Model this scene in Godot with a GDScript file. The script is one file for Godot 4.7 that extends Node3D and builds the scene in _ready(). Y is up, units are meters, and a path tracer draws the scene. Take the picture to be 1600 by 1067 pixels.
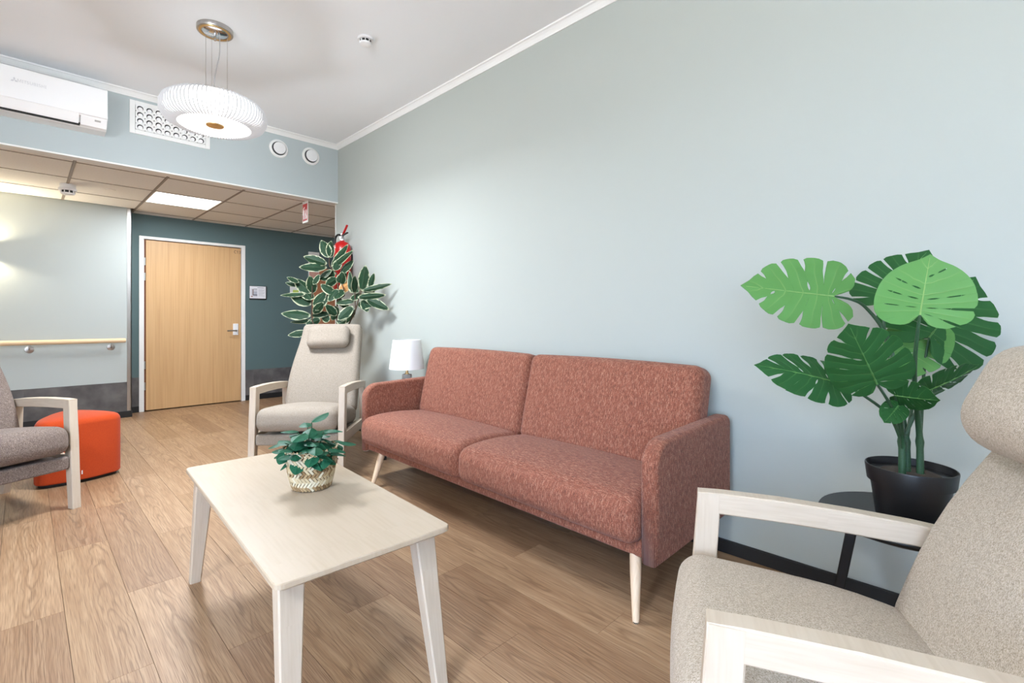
extends Node3D
# A lounge corner: terracotta sofa, coffee table, three armchairs and plants along a pale green-grey wall, a corridor with a door behind.

const CEIL := 2.92          # room ceiling
const WALL_X := 2.328       # face of the long wall
const BULK_Z := -4.883      # face of the bulkhead over the corridor opening
const COR_CEIL := 2.34      # corridor ceiling
const LIGHT_Z := -6.854     # pale corridor wall
const DARK_Z := -7.123      # dark green corridor wall

var M := {}
var rng := RandomNumberGenerator.new()
var taken := {}

func _ready() -> void:
	rng.seed = 11
	# ---- camera
	var cam := Camera3D.new()
	cam.name = "camera"
	cam.projection = Camera3D.PROJECTION_FRUSTUM
	cam.near = 0.05
	cam.far = 60.0
	cam.size = 2.0 * 533.5 / 755.0 * cam.near
	cam.frustum_offset = Vector2(0, -35.5 / 755.0 * cam.near)
	cam.position = Vector3(0, 1.1, 0)
	cam.rotation_degrees = Vector3(0, -45.3, 0)
	add_child(cam)
	cam.current = true
	# ---- daylight: overcast blue sky through the window behind the camera
	var env := Environment.new()
	var sky_mat := ProceduralSkyMaterial.new()
	sky_mat.sky_top_color = Color(0.60, 0.74, 0.93)
	sky_mat.sky_horizon_color = Color(0.80, 0.88, 0.97)
	sky_mat.ground_bottom_color = Color(0.84, 0.86, 0.88)
	sky_mat.ground_horizon_color = Color(0.86, 0.88, 0.90)
	sky_mat.sky_energy_multiplier = SKY_ENERGY
	sky_mat.ground_energy_multiplier = SKY_ENERGY
	var sky := Sky.new()
	sky.sky_material = sky_mat
	env.background_mode = Environment.BG_SKY
	env.sky = sky
	env.tonemap_mode = Environment.TONE_MAPPER_LINEAR
	env.tonemap_exposure = EXPOSURE
	env.sdfgi_enabled = true
	env.ssao_enabled = true
	env.ssil_enabled = true
	var we := WorldEnvironment.new()
	we.name = "environment"
	we.environment = env
	add_child(we)
	make_materials()
	build_structure()
	build_corridor()
	build_wall_fittings()
	build_pendants()
	build_sofa()
	build_coffee_table()
	build_armchairs()
	build_pouf()
	build_side_tables()
	build_table_lamp()
	build_monstera()
	build_rubber_plant()
	build_basket_plant()

const SKY_ENERGY := 3.35
const EXPOSURE := 1.48
const PENDANT_ENERGY := 4.8      # downward from the glowing underside
const PENDANT_SIDE := 0.36         # all round the glowing ring
const PANEL_ENERGY := 2.1
const SCONCE_ENERGY := 0.7

# ------------------------------------------------------------------ helpers
func numbered(n: String) -> String:
	if not taken.has(n):
		taken[n] = 0
		return n
	taken[n] += 1
	return "%s_%03d" % [n, taken[n]]

func thing(called: String, label: String, category: String, at := Vector3.ZERO, turn := 0.0, group := "") -> Node3D:
	var o := Node3D.new()
	o.name = numbered(called)
	add_child(o, true)
	o.position = at
	o.rotation.y = turn
	o.set_meta("label", label)
	o.set_meta("category", category)
	if group != "":
		o.set_meta("group", group)
	return o

func shell(called: String) -> Node3D:      # a piece of the setting
	var o := Node3D.new()
	o.name = numbered(called)
	add_child(o, true)
	o.set_meta("kind", "structure")
	return o

func part(called: String, mesh: Mesh, mat: Material, parent: Node, xf := Transform3D()) -> MeshInstance3D:
	var o := MeshInstance3D.new()
	o.name = called
	o.mesh = mesh
	o.material_override = mat
	o.transform = xf
	parent.add_child(o, true)
	return o

func at(x: float, y: float, z: float) -> Transform3D:
	return Transform3D(Basis(), Vector3(x, y, z))

func begin() -> SurfaceTool:
	var st := SurfaceTool.new()
	st.begin(Mesh.PRIMITIVE_TRIANGLES)
	return st

func tri(st: SurfaceTool, a: Vector3, b: Vector3, c: Vector3, na: Vector3, nb: Vector3, nc: Vector3) -> void:
	st.set_normal(na); st.add_vertex(a)
	st.set_normal(nc); st.add_vertex(c)
	st.set_normal(nb); st.add_vertex(b)

func quad(st: SurfaceTool, a: Vector3, b: Vector3, c: Vector3, d: Vector3, n: Array) -> void:   # counter-clockwise from outside
	tri(st, a, b, c, n[0], n[1], n[2])
	tri(st, a, c, d, n[0], n[2], n[3])

func flat_quad(st: SurfaceTool, a: Vector3, b: Vector3, c: Vector3, d: Vector3) -> void:
	var n := (b - a).cross(c - a)
	if n.length() < 1e-12:
		n = (c - a).cross(d - a)
	n = n.normalized()
	quad(st, a, b, c, d, [n, n, n, n])

func axis_steps(h: float, r: float, seg: int, mid: int) -> PackedFloat32Array:
	var a := PackedFloat32Array()
	for k in range(seg, 0, -1):
		a.append(-(h - r) - r * tan(float(k) / seg * PI / 4))
	for k in mid + 1:
		a.append(-(h - r) + 2.0 * (h - r) * k / mid)
	for k in range(1, seg + 1):
		a.append((h - r) + r * tan(float(k) / seg * PI / 4))
	return a

# box with rounded edges; deform (optional) moves each vertex, then normals are computed again
func add_rbox(st: SurfaceTool, size: Vector3, r: float, seg := 1, mid := 1, xf := Transform3D(), deform = null) -> void:
	var h := size / 2.0
	r = minf(r, minf(h.x, minf(h.y, h.z)) * 0.999)
	for ax in 3:
		var u := (ax + 1) % 3
		var v := (ax + 2) % 3
		var su := axis_steps(h[u], r, seg, mid)
		var sv := axis_steps(h[v], r, seg, mid)
		for s in [-1.0, 1.0]:
			var pts := []
			var nrm := []
			for i in su.size():
				var prow := PackedVector3Array()
				var nrow := PackedVector3Array()
				for j in sv.size():
					var q := Vector3.ZERO
					q[ax] = s * h[ax]
					q[u] = su[i]
					q[v] = sv[j]
					var inner := q.clamp(-(h - Vector3(r, r, r)), h - Vector3(r, r, r))
					var d := (q - inner).normalized()
					var p := inner + d * r
					if deform != null:
						p = deform.call(p)
					prow.append(xf * p)
					nrow.append((xf.basis * d).normalized())
				pts.append(prow)
				nrm.append(nrow)
			for i in su.size() - 1:
				for j in sv.size() - 1:
					var a: Vector3 = pts[i][j]
					var b: Vector3 = pts[i + 1][j]
					var c: Vector3 = pts[i + 1][j + 1]
					var d: Vector3 = pts[i][j + 1]
					if s > 0:
						quad(st, a, b, c, d, [nrm[i][j], nrm[i + 1][j], nrm[i + 1][j + 1], nrm[i][j + 1]])
					else:
						quad(st, a, d, c, b, [nrm[i][j], nrm[i][j + 1], nrm[i + 1][j + 1], nrm[i + 1][j]])

func rbox(size: Vector3, r: float, seg := 1, mid := 1, xf := Transform3D(), deform = null) -> ArrayMesh:
	var st := begin()
	add_rbox(st, size, r, seg, mid, xf, deform)
	if deform != null:
		return smooth_commit(st)
	return st.commit()

# area-weighted normals over vertices that share a place
func smooth_commit(st: SurfaceTool) -> ArrayMesh:
	var arr := st.commit_to_arrays()
	var v: PackedVector3Array = arr[Mesh.ARRAY_VERTEX]
	var sum := {}
	var keys := []
	keys.resize(v.size())
	for i in v.size():
		keys[i] = Vector3i((v[i] * 20000.0).round())
	for i in range(0, v.size(), 3):
		var n := (v[i + 2] - v[i]).cross(v[i + 1] - v[i])
		for k in 3:
			sum[keys[i + k]] = sum.get(keys[i + k], Vector3.ZERO) + n
	var out := PackedVector3Array()
	out.resize(v.size())
	for i in v.size():
		out[i] = (sum[keys[i]] as Vector3).normalized()
	arr[Mesh.ARRAY_NORMAL] = out
	var m := ArrayMesh.new()
	m.add_surface_from_arrays(Mesh.PRIMITIVE_TRIANGLES, arr)
	return m

func box(a: Vector3, b: Vector3, r := 0.0) -> ArrayMesh:     # from corner to corner
	var st := begin()
	add_box(st, a, b, r)
	return st.commit()

func add_box(st: SurfaceTool, a: Vector3, b: Vector3, r := 0.0) -> void:
	var lo := a.min(b)
	var hi := a.max(b)
	if r > 0.0:
		add_rbox(st, hi - lo, r, 2, 1, Transform3D(Basis(), (lo + hi) / 2))
		return
	var p := []
	for i in 8:
		p.append(Vector3(hi.x if i & 1 else lo.x, hi.y if i & 2 else lo.y, hi.z if i & 4 else lo.z))
	for f in [[0, 2, 3, 1], [4, 5, 7, 6], [0, 4, 6, 2], [1, 3, 7, 5], [0, 1, 5, 4], [2, 6, 7, 3]]:
		flat_quad(st, p[f[0]], p[f[1]], p[f[2]], p[f[3]])

# solid through rings of equal count; flat = hard edges along the sides
func add_loft(st: SurfaceTool, rings: Array, flat := true, caps := true) -> void:
	var n: int = rings[0].size()
	for k in rings.size() - 1:
		for i in n:
			var j := (i + 1) % n
			var a: Vector3 = rings[k][i]
			var b: Vector3 = rings[k][j]
			var c: Vector3 = rings[k + 1][j]
			var d: Vector3 = rings[k + 1][i]
			if flat:
				flat_quad(st, a, b, c, d)
			else:
				var ca := ring_center(rings[k])
				var cb := ring_center(rings[k + 1])
				quad(st, a, b, c, d, [(a - ca).normalized(), (b - ca).normalized(), (c - cb).normalized(), (d - cb).normalized()])
	if caps:
		for e in [[0, true], [rings.size() - 1, false]]:
			var r: Array = Array(rings[e[0]])
			var ctr := ring_center(r)
			for i in n:
				var p: Vector3 = r[i]
				var q: Vector3 = r[(i + 1) % n]
				if e[1]:
					var t := p
					p = q
					q = t
				var nn := (p - ctr).cross(q - ctr).normalized()
				tri(st, ctr, p, q, nn, nn, nn)

func ring_center(r) -> Vector3:
	var c := Vector3.ZERO
	for p in r:
		c += p
	return c / r.size()

# rectangle with chamfered corners in the plane of two directions (counter-clockwise about dx x dy)
func rect_ring(c: Vector3, dx: Vector3, dy: Vector3, w: float, h: float, ch: float) -> Array:
	var a := w / 2
	var b := h / 2
	var out := []
	for p in [Vector2(a, -b + ch), Vector2(a, b - ch), Vector2(a - ch, b), Vector2(-a + ch, b), Vector2(-a, b - ch), Vector2(-a, -b + ch), Vector2(-a + ch, -b), Vector2(a - ch, -b)]:
		out.append(c + dx * p.x + dy * p.y)
	return out

func circle_ring(c: Vector3, dx: Vector3, dy: Vector3, r: float, n: int) -> Array:
	var out := []
	for i in n:
		out.append(c + dx * cos(TAU * i / n) * r + dy * sin(TAU * i / n) * r)
	return out

func add_tube(st: SurfaceTool, path: Array, radii, n := 8) -> void:
	var rings := []
	var side := Vector3.ZERO
	for i in path.size():
		var t: Vector3 = (path[mini(i + 1, path.size() - 1)] - path[maxi(i - 1, 0)]).normalized()
		if side == Vector3.ZERO:
			side = t.cross(Vector3.UP if absf(t.y) < 0.9 else Vector3.RIGHT).normalized()
		side = (side - t * side.dot(t)).normalized()
		var up := t.cross(side)
		rings.append(circle_ring(path[i], side, up, radii[i] if radii is Array else radii, n))
	add_loft(st, rings, false)

func tube(path: Array, radii, n := 8) -> ArrayMesh:
	var st := begin()
	add_tube(st, path, radii, n)
	return st.commit()

func curve_path(pts: Array, steps := 5) -> Array:
	var out := []
	for i in pts.size() - 1:
		var a: Vector3 = pts[maxi(i - 1, 0)]
		var d: Vector3 = pts[mini(i + 2, pts.size() - 1)]
		for k in steps:
			out.append((pts[i] as Vector3).cubic_interpolate(pts[i + 1], a, d, float(k) / steps))
	out.append(pts[-1])
	return out

# profile of Vector2(radius, y) from bottom outside to top, turned about y; soft joins below 50 degrees
func add_lathe(st: SurfaceTool, prof: Array, n := 24, xf := Transform3D()) -> void:
	var seg := []
	for k in prof.size() - 1:
		var d: Vector2 = prof[k + 1] - prof[k]
		seg.append(Vector2(d.y, -d.x).normalized())
	for k in prof.size() - 1:
		var n0: Vector2 = seg[k]
		var n1: Vector2 = seg[k]
		if k > 0 and seg[k].dot(seg[k - 1]) > 0.64:
			n0 = (seg[k] + seg[k - 1]).normalized()
		if k < seg.size() - 1 and seg[k].dot(seg[k + 1]) > 0.64:
			n1 = (seg[k] + seg[k + 1]).normalized()
		for i in n:
			var t0 := TAU * i / n
			var t1 := TAU * (i + 1) / n
			var p := []
			var q := []
			for e in [[prof[k], n0, t0], [prof[k], n0, t1], [prof[k + 1], n1, t1], [prof[k + 1], n1, t0]]:
				var c := cos(e[2])
				var s := -sin(e[2])
				p.append(xf * Vector3(e[0].x * c, e[0].y, e[0].x * s))
				q.append((xf.basis * Vector3(e[1].x * c, e[1].y, e[1].x * s)).normalized())
			quad(st, p[0], p[1], p[2], p[3], q)

func lathe(prof: Array, n := 24, xf := Transform3D()) -> ArrayMesh:
	var st := begin()
	add_lathe(st, prof, n, xf)
	return st.commit()

# polygon (counter-clockwise in x, y) pushed from z0 to z1
func add_prism(st: SurfaceTool, poly: PackedVector2Array, z0: float, z1: float, xf := Transform3D()) -> void:
	if Geometry2D.is_polygon_clockwise(poly):
		poly.reverse()
	var idx := Geometry2D.triangulate_polygon(poly)
	var nf := xf.basis * Vector3(0, 0, 1)
	for i in range(0, idx.size(), 3):
		var p := [poly[idx[i]], poly[idx[i + 1]], poly[idx[i + 2]]]
		if (p[1] - p[0]).cross(p[2] - p[0]) < 0:
			p = [p[0], p[2], p[1]]
		tri(st, xf * Vector3(p[0].x, p[0].y, z1), xf * Vector3(p[1].x, p[1].y, z1), xf * Vector3(p[2].x, p[2].y, z1), nf, nf, nf)
		tri(st, xf * Vector3(p[0].x, p[0].y, z0), xf * Vector3(p[2].x, p[2].y, z0), xf * Vector3(p[1].x, p[1].y, z0), -nf, -nf, -nf)
	for i in poly.size():
		var a := poly[i]
		var b := poly[(i + 1) % poly.size()]
		flat_quad(st, xf * Vector3(a.x, a.y, z0), xf * Vector3(b.x, b.y, z0), xf * Vector3(b.x, b.y, z1), xf * Vector3(a.x, a.y, z1))

func prism(poly: PackedVector2Array, z0: float, z1: float, xf := Transform3D()) -> ArrayMesh:
	var st := begin()
	add_prism(st, poly, z0, z1, xf)
	return st.commit()

func lettering(words: String, height: float, depth := 0.001) -> TextMesh:
	var t := TextMesh.new()
	var f := SystemFont.new()
	f.font_names = PackedStringArray(["Droid Sans"])
	t.font = f
	t.text = words
	t.font_size = 32
	t.pixel_size = height / 23.0
	t.depth = depth
	t.curve_step = 2.0
	return t

# ------------------------------------------------------------------ materials
func mat(c: Color, rough := 0.6, metal := 0.0) -> StandardMaterial3D:
	var m := StandardMaterial3D.new()
	m.albedo_color = c
	m.roughness = rough
	m.metallic = metal
	return m

func image_of(w: int, h: int, pixel: Callable) -> Image:
	var b := PackedByteArray()
	b.resize(w * h * 3)
	var k := 0
	for y in h:
		for x in w:
			var c: Color = pixel.call(x, y)
			b[k] = clampi(int(c.r * 255.0), 0, 255)
			b[k + 1] = clampi(int(c.g * 255.0), 0, 255)
			b[k + 2] = clampi(int(c.b * 255.0), 0, 255)
			k += 3
	return Image.create_from_data(w, h, false, Image.FORMAT_RGB8, b)

func noise(freq: float, sd: int, octaves := 3) -> FastNoiseLite:
	var n := FastNoiseLite.new()
	n.seed = sd
	n.frequency = freq
	n.fractal_octaves = octaves
	return n

# woven cloth: threads of mixed tones; run = how long one tone lasts along a thread, in pixels
func cloth(colors: Array, run: int, metres: float, sd: int, rough := 0.95, px := 256, bump := 0.5) -> StandardMaterial3D:
	var r := RandomNumberGenerator.new()
	r.seed = sd
	var tone := PackedInt32Array()
	tone.resize(px * px)
	for x in px:
		var y := 0
		while y < px:
			var n := r.randi_range(maxi(1, run / 3), run)
			var c := r.randi_range(0, colors.size() - 1)
			for k in n:
				if y + k < px:
					tone[(y + k) * px + x] = c
			y += n
	# weft threads cross over here and there
	for y in range(0, px, 2):
		for x in px:
			if r.randf() < 0.22:
				var c := r.randi_range(0, colors.size() - 1)
				for k in r.randi_range(1, 3):
					tone[y * px + (x + k) % px] = c
	var im := image_of(px, px, func(x: int, y: int) -> Color: return colors[tone[y * px + x]])
	var hi := image_of(px, px, func(x: int, y: int) -> Color:
		var c: Color = colors[tone[y * px + x]]
		var g := 0.35 + 0.3 * ((x + y) % 2) + 0.5 * c.get_luminance()
		return Color(g, g, g))
	hi.bump_map_to_normal_map(1.0)
	var m := mat(Color.WHITE, rough)
	m.albedo_texture = ImageTexture.create_from_image(im)
	m.normal_enabled = true
	m.normal_texture = ImageTexture.create_from_image(hi)
	m.normal_scale = bump
	m.uv1_triplanar = true
	m.uv1_triplanar_sharpness = 6.0
	m.uv1_scale = Vector3.ONE / metres
	m.rim_enabled = true
	m.rim = 0.15
	m.rim_tint = 0.7
	return m

# pale timber whose grain runs along the image's height
func timber(base: Color, dark: Color, metres: float, sd: int, rough := 0.5, contrast := 1.0, across := false) -> StandardMaterial3D:
	var n := noise(0.05, sd)
	var n2 := noise(0.012, sd + 1)
	var im := image_of(256, 256, func(x: int, y: int) -> Color:
		var u := float(y if across else x)
		var v := float(x if across else y)
		var t := 0.5 + 0.5 * n.get_noise_2d(u * 3.0, v * 0.16) + 0.35 * n2.get_noise_2d(u * 2.0, v * 0.5)
		return base.lerp(dark, clampf((t - 0.35) * contrast, 0.0, 1.0)))
	var m := mat(Color.WHITE, rough)
	m.albedo_texture = ImageTexture.create_from_image(im)
	m.uv1_triplanar = true
	m.uv1_triplanar_sharpness = 8.0
	m.uv1_scale = Vector3.ONE / metres
	return m

func mottled(base: Color, other: Color, metres: float, sd: int, rough := 0.8, freq := 0.02) -> StandardMaterial3D:
	var n := noise(freq, sd, 5)
	var im := image_of(256, 256, func(x: int, y: int) -> Color:
		return base.lerp(other, clampf(0.5 + 0.9 * n.get_noise_2d(x, y), 0.0, 1.0)))
	var m := mat(Color.WHITE, rough)
	m.albedo_texture = ImageTexture.create_from_image(im)
	m.uv1_triplanar = true
	m.uv1_world_triplanar = true
	m.uv1_scale = Vector3.ONE / metres
	return m

# oak print of a floor plank: straight grain with a cathedral figure, pores and a knot now and then
func oak_image(sd: int) -> Image:
	var warp := noise(0.006, sd, 3)
	var pore := noise(0.09, sd + 7, 2)
	var tone := noise(0.004, sd + 3, 3)
	var r := RandomNumberGenerator.new()
	r.seed = sd
	var cx := r.randf_range(50, 200)
	var y0 := r.randf_range(-200, 1200)
	var light := Color(0.70, 0.58, 0.455)
	var mid := Color(0.63, 0.50, 0.378)
	var dark := Color(0.475, 0.36, 0.26)
	return image_of(256, 1024, func(x: int, y: int) -> Color:
		var wx := x + 26.0 * warp.get_noise_2d(x * 0.3, y * 0.30)
		var d := absf(wx - cx)
		var near := exp(-d * d / 3800.0)
		var ring := sqrt(d * d + pow((y - y0) * 0.075, 2.0)) / 15.0 + 0.5 * warp.get_noise_2d(x * 1.2 + 900.0, y * 0.7)
		var g := pow(0.5 + 0.5 * sin(TAU * ring), 4.0) * (0.25 + 0.75 * near)
		var p := clampf(pore.get_noise_2d(x * 3.0, y * 0.07) * 1.7, 0.0, 1.0)
		var t := 0.5 + 1.1 * tone.get_noise_2d(x * 6.0, y * 0.35)
		var c := light.lerp(mid, clampf(t, 0.0, 1.0))
		return c.lerp(dark, clampf(0.50 * g + 0.72 * p, 0.0, 0.95)))

func make_materials() -> void:
	M.wall = mat(Color(0.678, 0.697, 0.672), 0.75)
	M.plain_wall = mat(Color(0.90, 0.90, 0.89), 0.8)
	M.bulkhead = mat(Color(0.705, 0.742, 0.745), 0.75)
	M.corridor_wall = mat(Color(0.70, 0.73, 0.722), 0.55)
	M.dark_wall = mat(Color(0.335, 0.42, 0.425), 0.65)
	M.ceiling = mat(Color(0.935, 0.945, 0.955), 0.9)
	M.white = mat(Color(0.92, 0.92, 0.91), 0.45)
	M.white_plastic = mat(Color(0.93, 0.93, 0.93), 0.35)
	M.grey_plastic = mat(Color(0.66, 0.66, 0.65), 0.4)
	M.tile = mottled(Color(0.955, 0.945, 0.93), Color(0.93, 0.92, 0.905), 0.5, 5, 0.95, 0.12)
	M.grid = mat(Color(0.60, 0.56, 0.525), 0.6)  # grey-beige bars, darkened to carry the shade along the tile edges
	M.skirting = mottled(Color(0.30, 0.29, 0.29), Color(0.42, 0.41, 0.405), 1.1, 21, 0.6, 0.02)
	M.black_base = mat(Color(0.10, 0.10, 0.105), 0.55)
	M.steel = mat(Color(0.72, 0.71, 0.70), 0.28, 1.0)
	M.chrome = mat(Color(0.85, 0.85, 0.86), 0.1, 1.0)
	M.brass = mat(Color(0.86, 0.74, 0.53), 0.3, 1.0)
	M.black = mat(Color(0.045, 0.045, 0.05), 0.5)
	M.duct = mat(Color(0.34, 0.345, 0.35), 0.5, 0.6)
	M.black_metal = mat(Color(0.10, 0.105, 0.11), 0.38)
	M.red = mat(Color(0.70, 0.06, 0.05), 0.3)
	M.sign_red = mat(Color(0.72, 0.10, 0.10), 0.45)
	M.ink = mat(Color(0.20, 0.15, 0.10), 0.6)
	M.pale_ink = mat(Color(0.82, 0.82, 0.83), 0.5)
	M.door = timber(Color(0.82, 0.665, 0.475), Color(0.73, 0.56, 0.375), 0.55, 31, 0.45, 0.9)
	M.door.uv1_scale = Vector3(1.5, 0.40, 1.5)
	M.door_edge = mat(Color(0.45, 0.24, 0.12), 0.6)
	M.rail = timber(Color(0.90, 0.79, 0.64), Color(0.83, 0.70, 0.54), 0.4, 33, 0.45, 0.8, true)
	M.birch = timber(Color(0.775, 0.715, 0.64), Color(0.715, 0.645, 0.56), 0.35, 35, 0.42, 0.9)
	M.birch_along_z = M.birch
	M.table_wood = timber(Color(0.735, 0.67, 0.585), Color(0.69, 0.615, 0.52), 0.5, 37, 0.36, 0.9)
	M.leg_wood = timber(Color(0.88, 0.78, 0.665), Color(0.80, 0.68, 0.55), 0.3, 39, 0.45, 0.9)
	M.terracotta = cloth([Color(0.575, 0.345, 0.265), Color(0.49, 0.275, 0.205), Color(0.53, 0.31, 0.235), Color(0.38, 0.21, 0.16), Color(0.52, 0.30, 0.225), Color(0.69, 0.495, 0.405)], 14, 0.30, 51, 0.95, 256, 0.6)
	M.beige = cloth([Color(0.73, 0.675, 0.61), Color(0.65, 0.595, 0.525), Color(0.79, 0.74, 0.68), Color(0.53, 0.475, 0.405), Color(0.71, 0.66, 0.59)], 4, 0.17, 53, 0.95, 256, 0.5)
	M.oat = cloth([Color(0.60, 0.555, 0.50), Color(0.56, 0.51, 0.455), Color(0.635, 0.595, 0.545), Color(0.51, 0.465, 0.41), Color(0.59, 0.545, 0.49)], 5, 0.24, 55, 0.95, 256, 0.5)
	M.taupe = cloth([Color(0.50, 0.44, 0.40), Color(0.40, 0.345, 0.31), Color(0.60, 0.54, 0.50), Color(0.33, 0.28, 0.255), Color(0.47, 0.41, 0.37)], 4, 0.28, 57, 0.95, 256, 0.6)
	M.orange = cloth([Color(0.72, 0.245, 0.03), Color(0.70, 0.23, 0.025), Color(0.73, 0.26, 0.04)], 4, 0.2, 59, 0.95, 128, 0.3)
	M.cord = mat(Color(0.75, 0.75, 0.76), 0.3, 0.6)
	M.shade = mat(Color(0.93, 0.93, 0.92), 0.8)
	M.shade.backlight_enabled = true
	M.shade.backlight = Color(0.35, 0.35, 0.34)
	M.concrete = mottled(Color(0.66, 0.645, 0.62), Color(0.58, 0.565, 0.545), 0.08, 61, 0.85, 0.05)
	M.cork = mottled(Color(0.74, 0.51, 0.37), Color(0.65, 0.42, 0.29), 0.12, 63, 0.9, 0.12)
	M.soil = mottled(Color(0.20, 0.165, 0.14), Color(0.30, 0.26, 0.22), 0.04, 65, 0.95, 0.2)
	M.pot = mat(Color(0.055, 0.06, 0.07), 0.42)
	M.leaf = mat(Color.WHITE, 0.5)
	M.leaf.metallic_specular = 0.28
	M.leaf.vertex_color_use_as_albedo = true
	M.leaf.backlight_enabled = true
	M.leaf.backlight = Color(0.10, 0.16, 0.06)
	M.stem = mottled(Color(0.13, 0.25, 0.17), Color(0.20, 0.34, 0.22), 0.05, 67, 0.5, 0.05)
	M.bark = mottled(Color(0.34, 0.25, 0.19), Color(0.24, 0.20, 0.15), 0.05, 69, 0.8, 0.1)
	M.straw = mat(Color.WHITE, 0.7)
	M.straw.vertex_color_use_as_albedo = true
	M.glow = mat(Color(0.95, 0.95, 0.93), 0.6)
	M.glow.emission_enabled = true
	M.glow.emission = Color(0.985, 0.99, 1.0)
	M.glow.emission_energy_multiplier = 1.1
	M.panel_glow = mat(Color(0.95, 0.95, 0.95), 0.6)
	M.panel_glow.emission_enabled = true
	M.panel_glow.emission = Color(1.0, 0.985, 0.96)
	M.panel_glow.emission_energy_multiplier = 1.5
	M.glass = mat(Color(0.95, 0.98, 1.0, 0.06), 0.02)
	M.glass.transparency = BaseMaterial3D.TRANSPARENCY_ALPHA
	M.planks = []
	for k in 4:
		var tex := ImageTexture.create_from_image(oak_image(100 + 17 * k))
		for tint in [Color(1, 1, 1), Color(0.90, 0.88, 0.87), Color(0.96, 0.95, 0.93)]:
			var m := mat(tint, 0.42)
			m.albedo_texture = tex
			M.planks.append(m)
	M.subfloor = mat(Color(0.40, 0.30, 0.22), 0.7)
	M.far_floor = mat(Color(0.66, 0.54, 0.42), 0.45)

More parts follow.
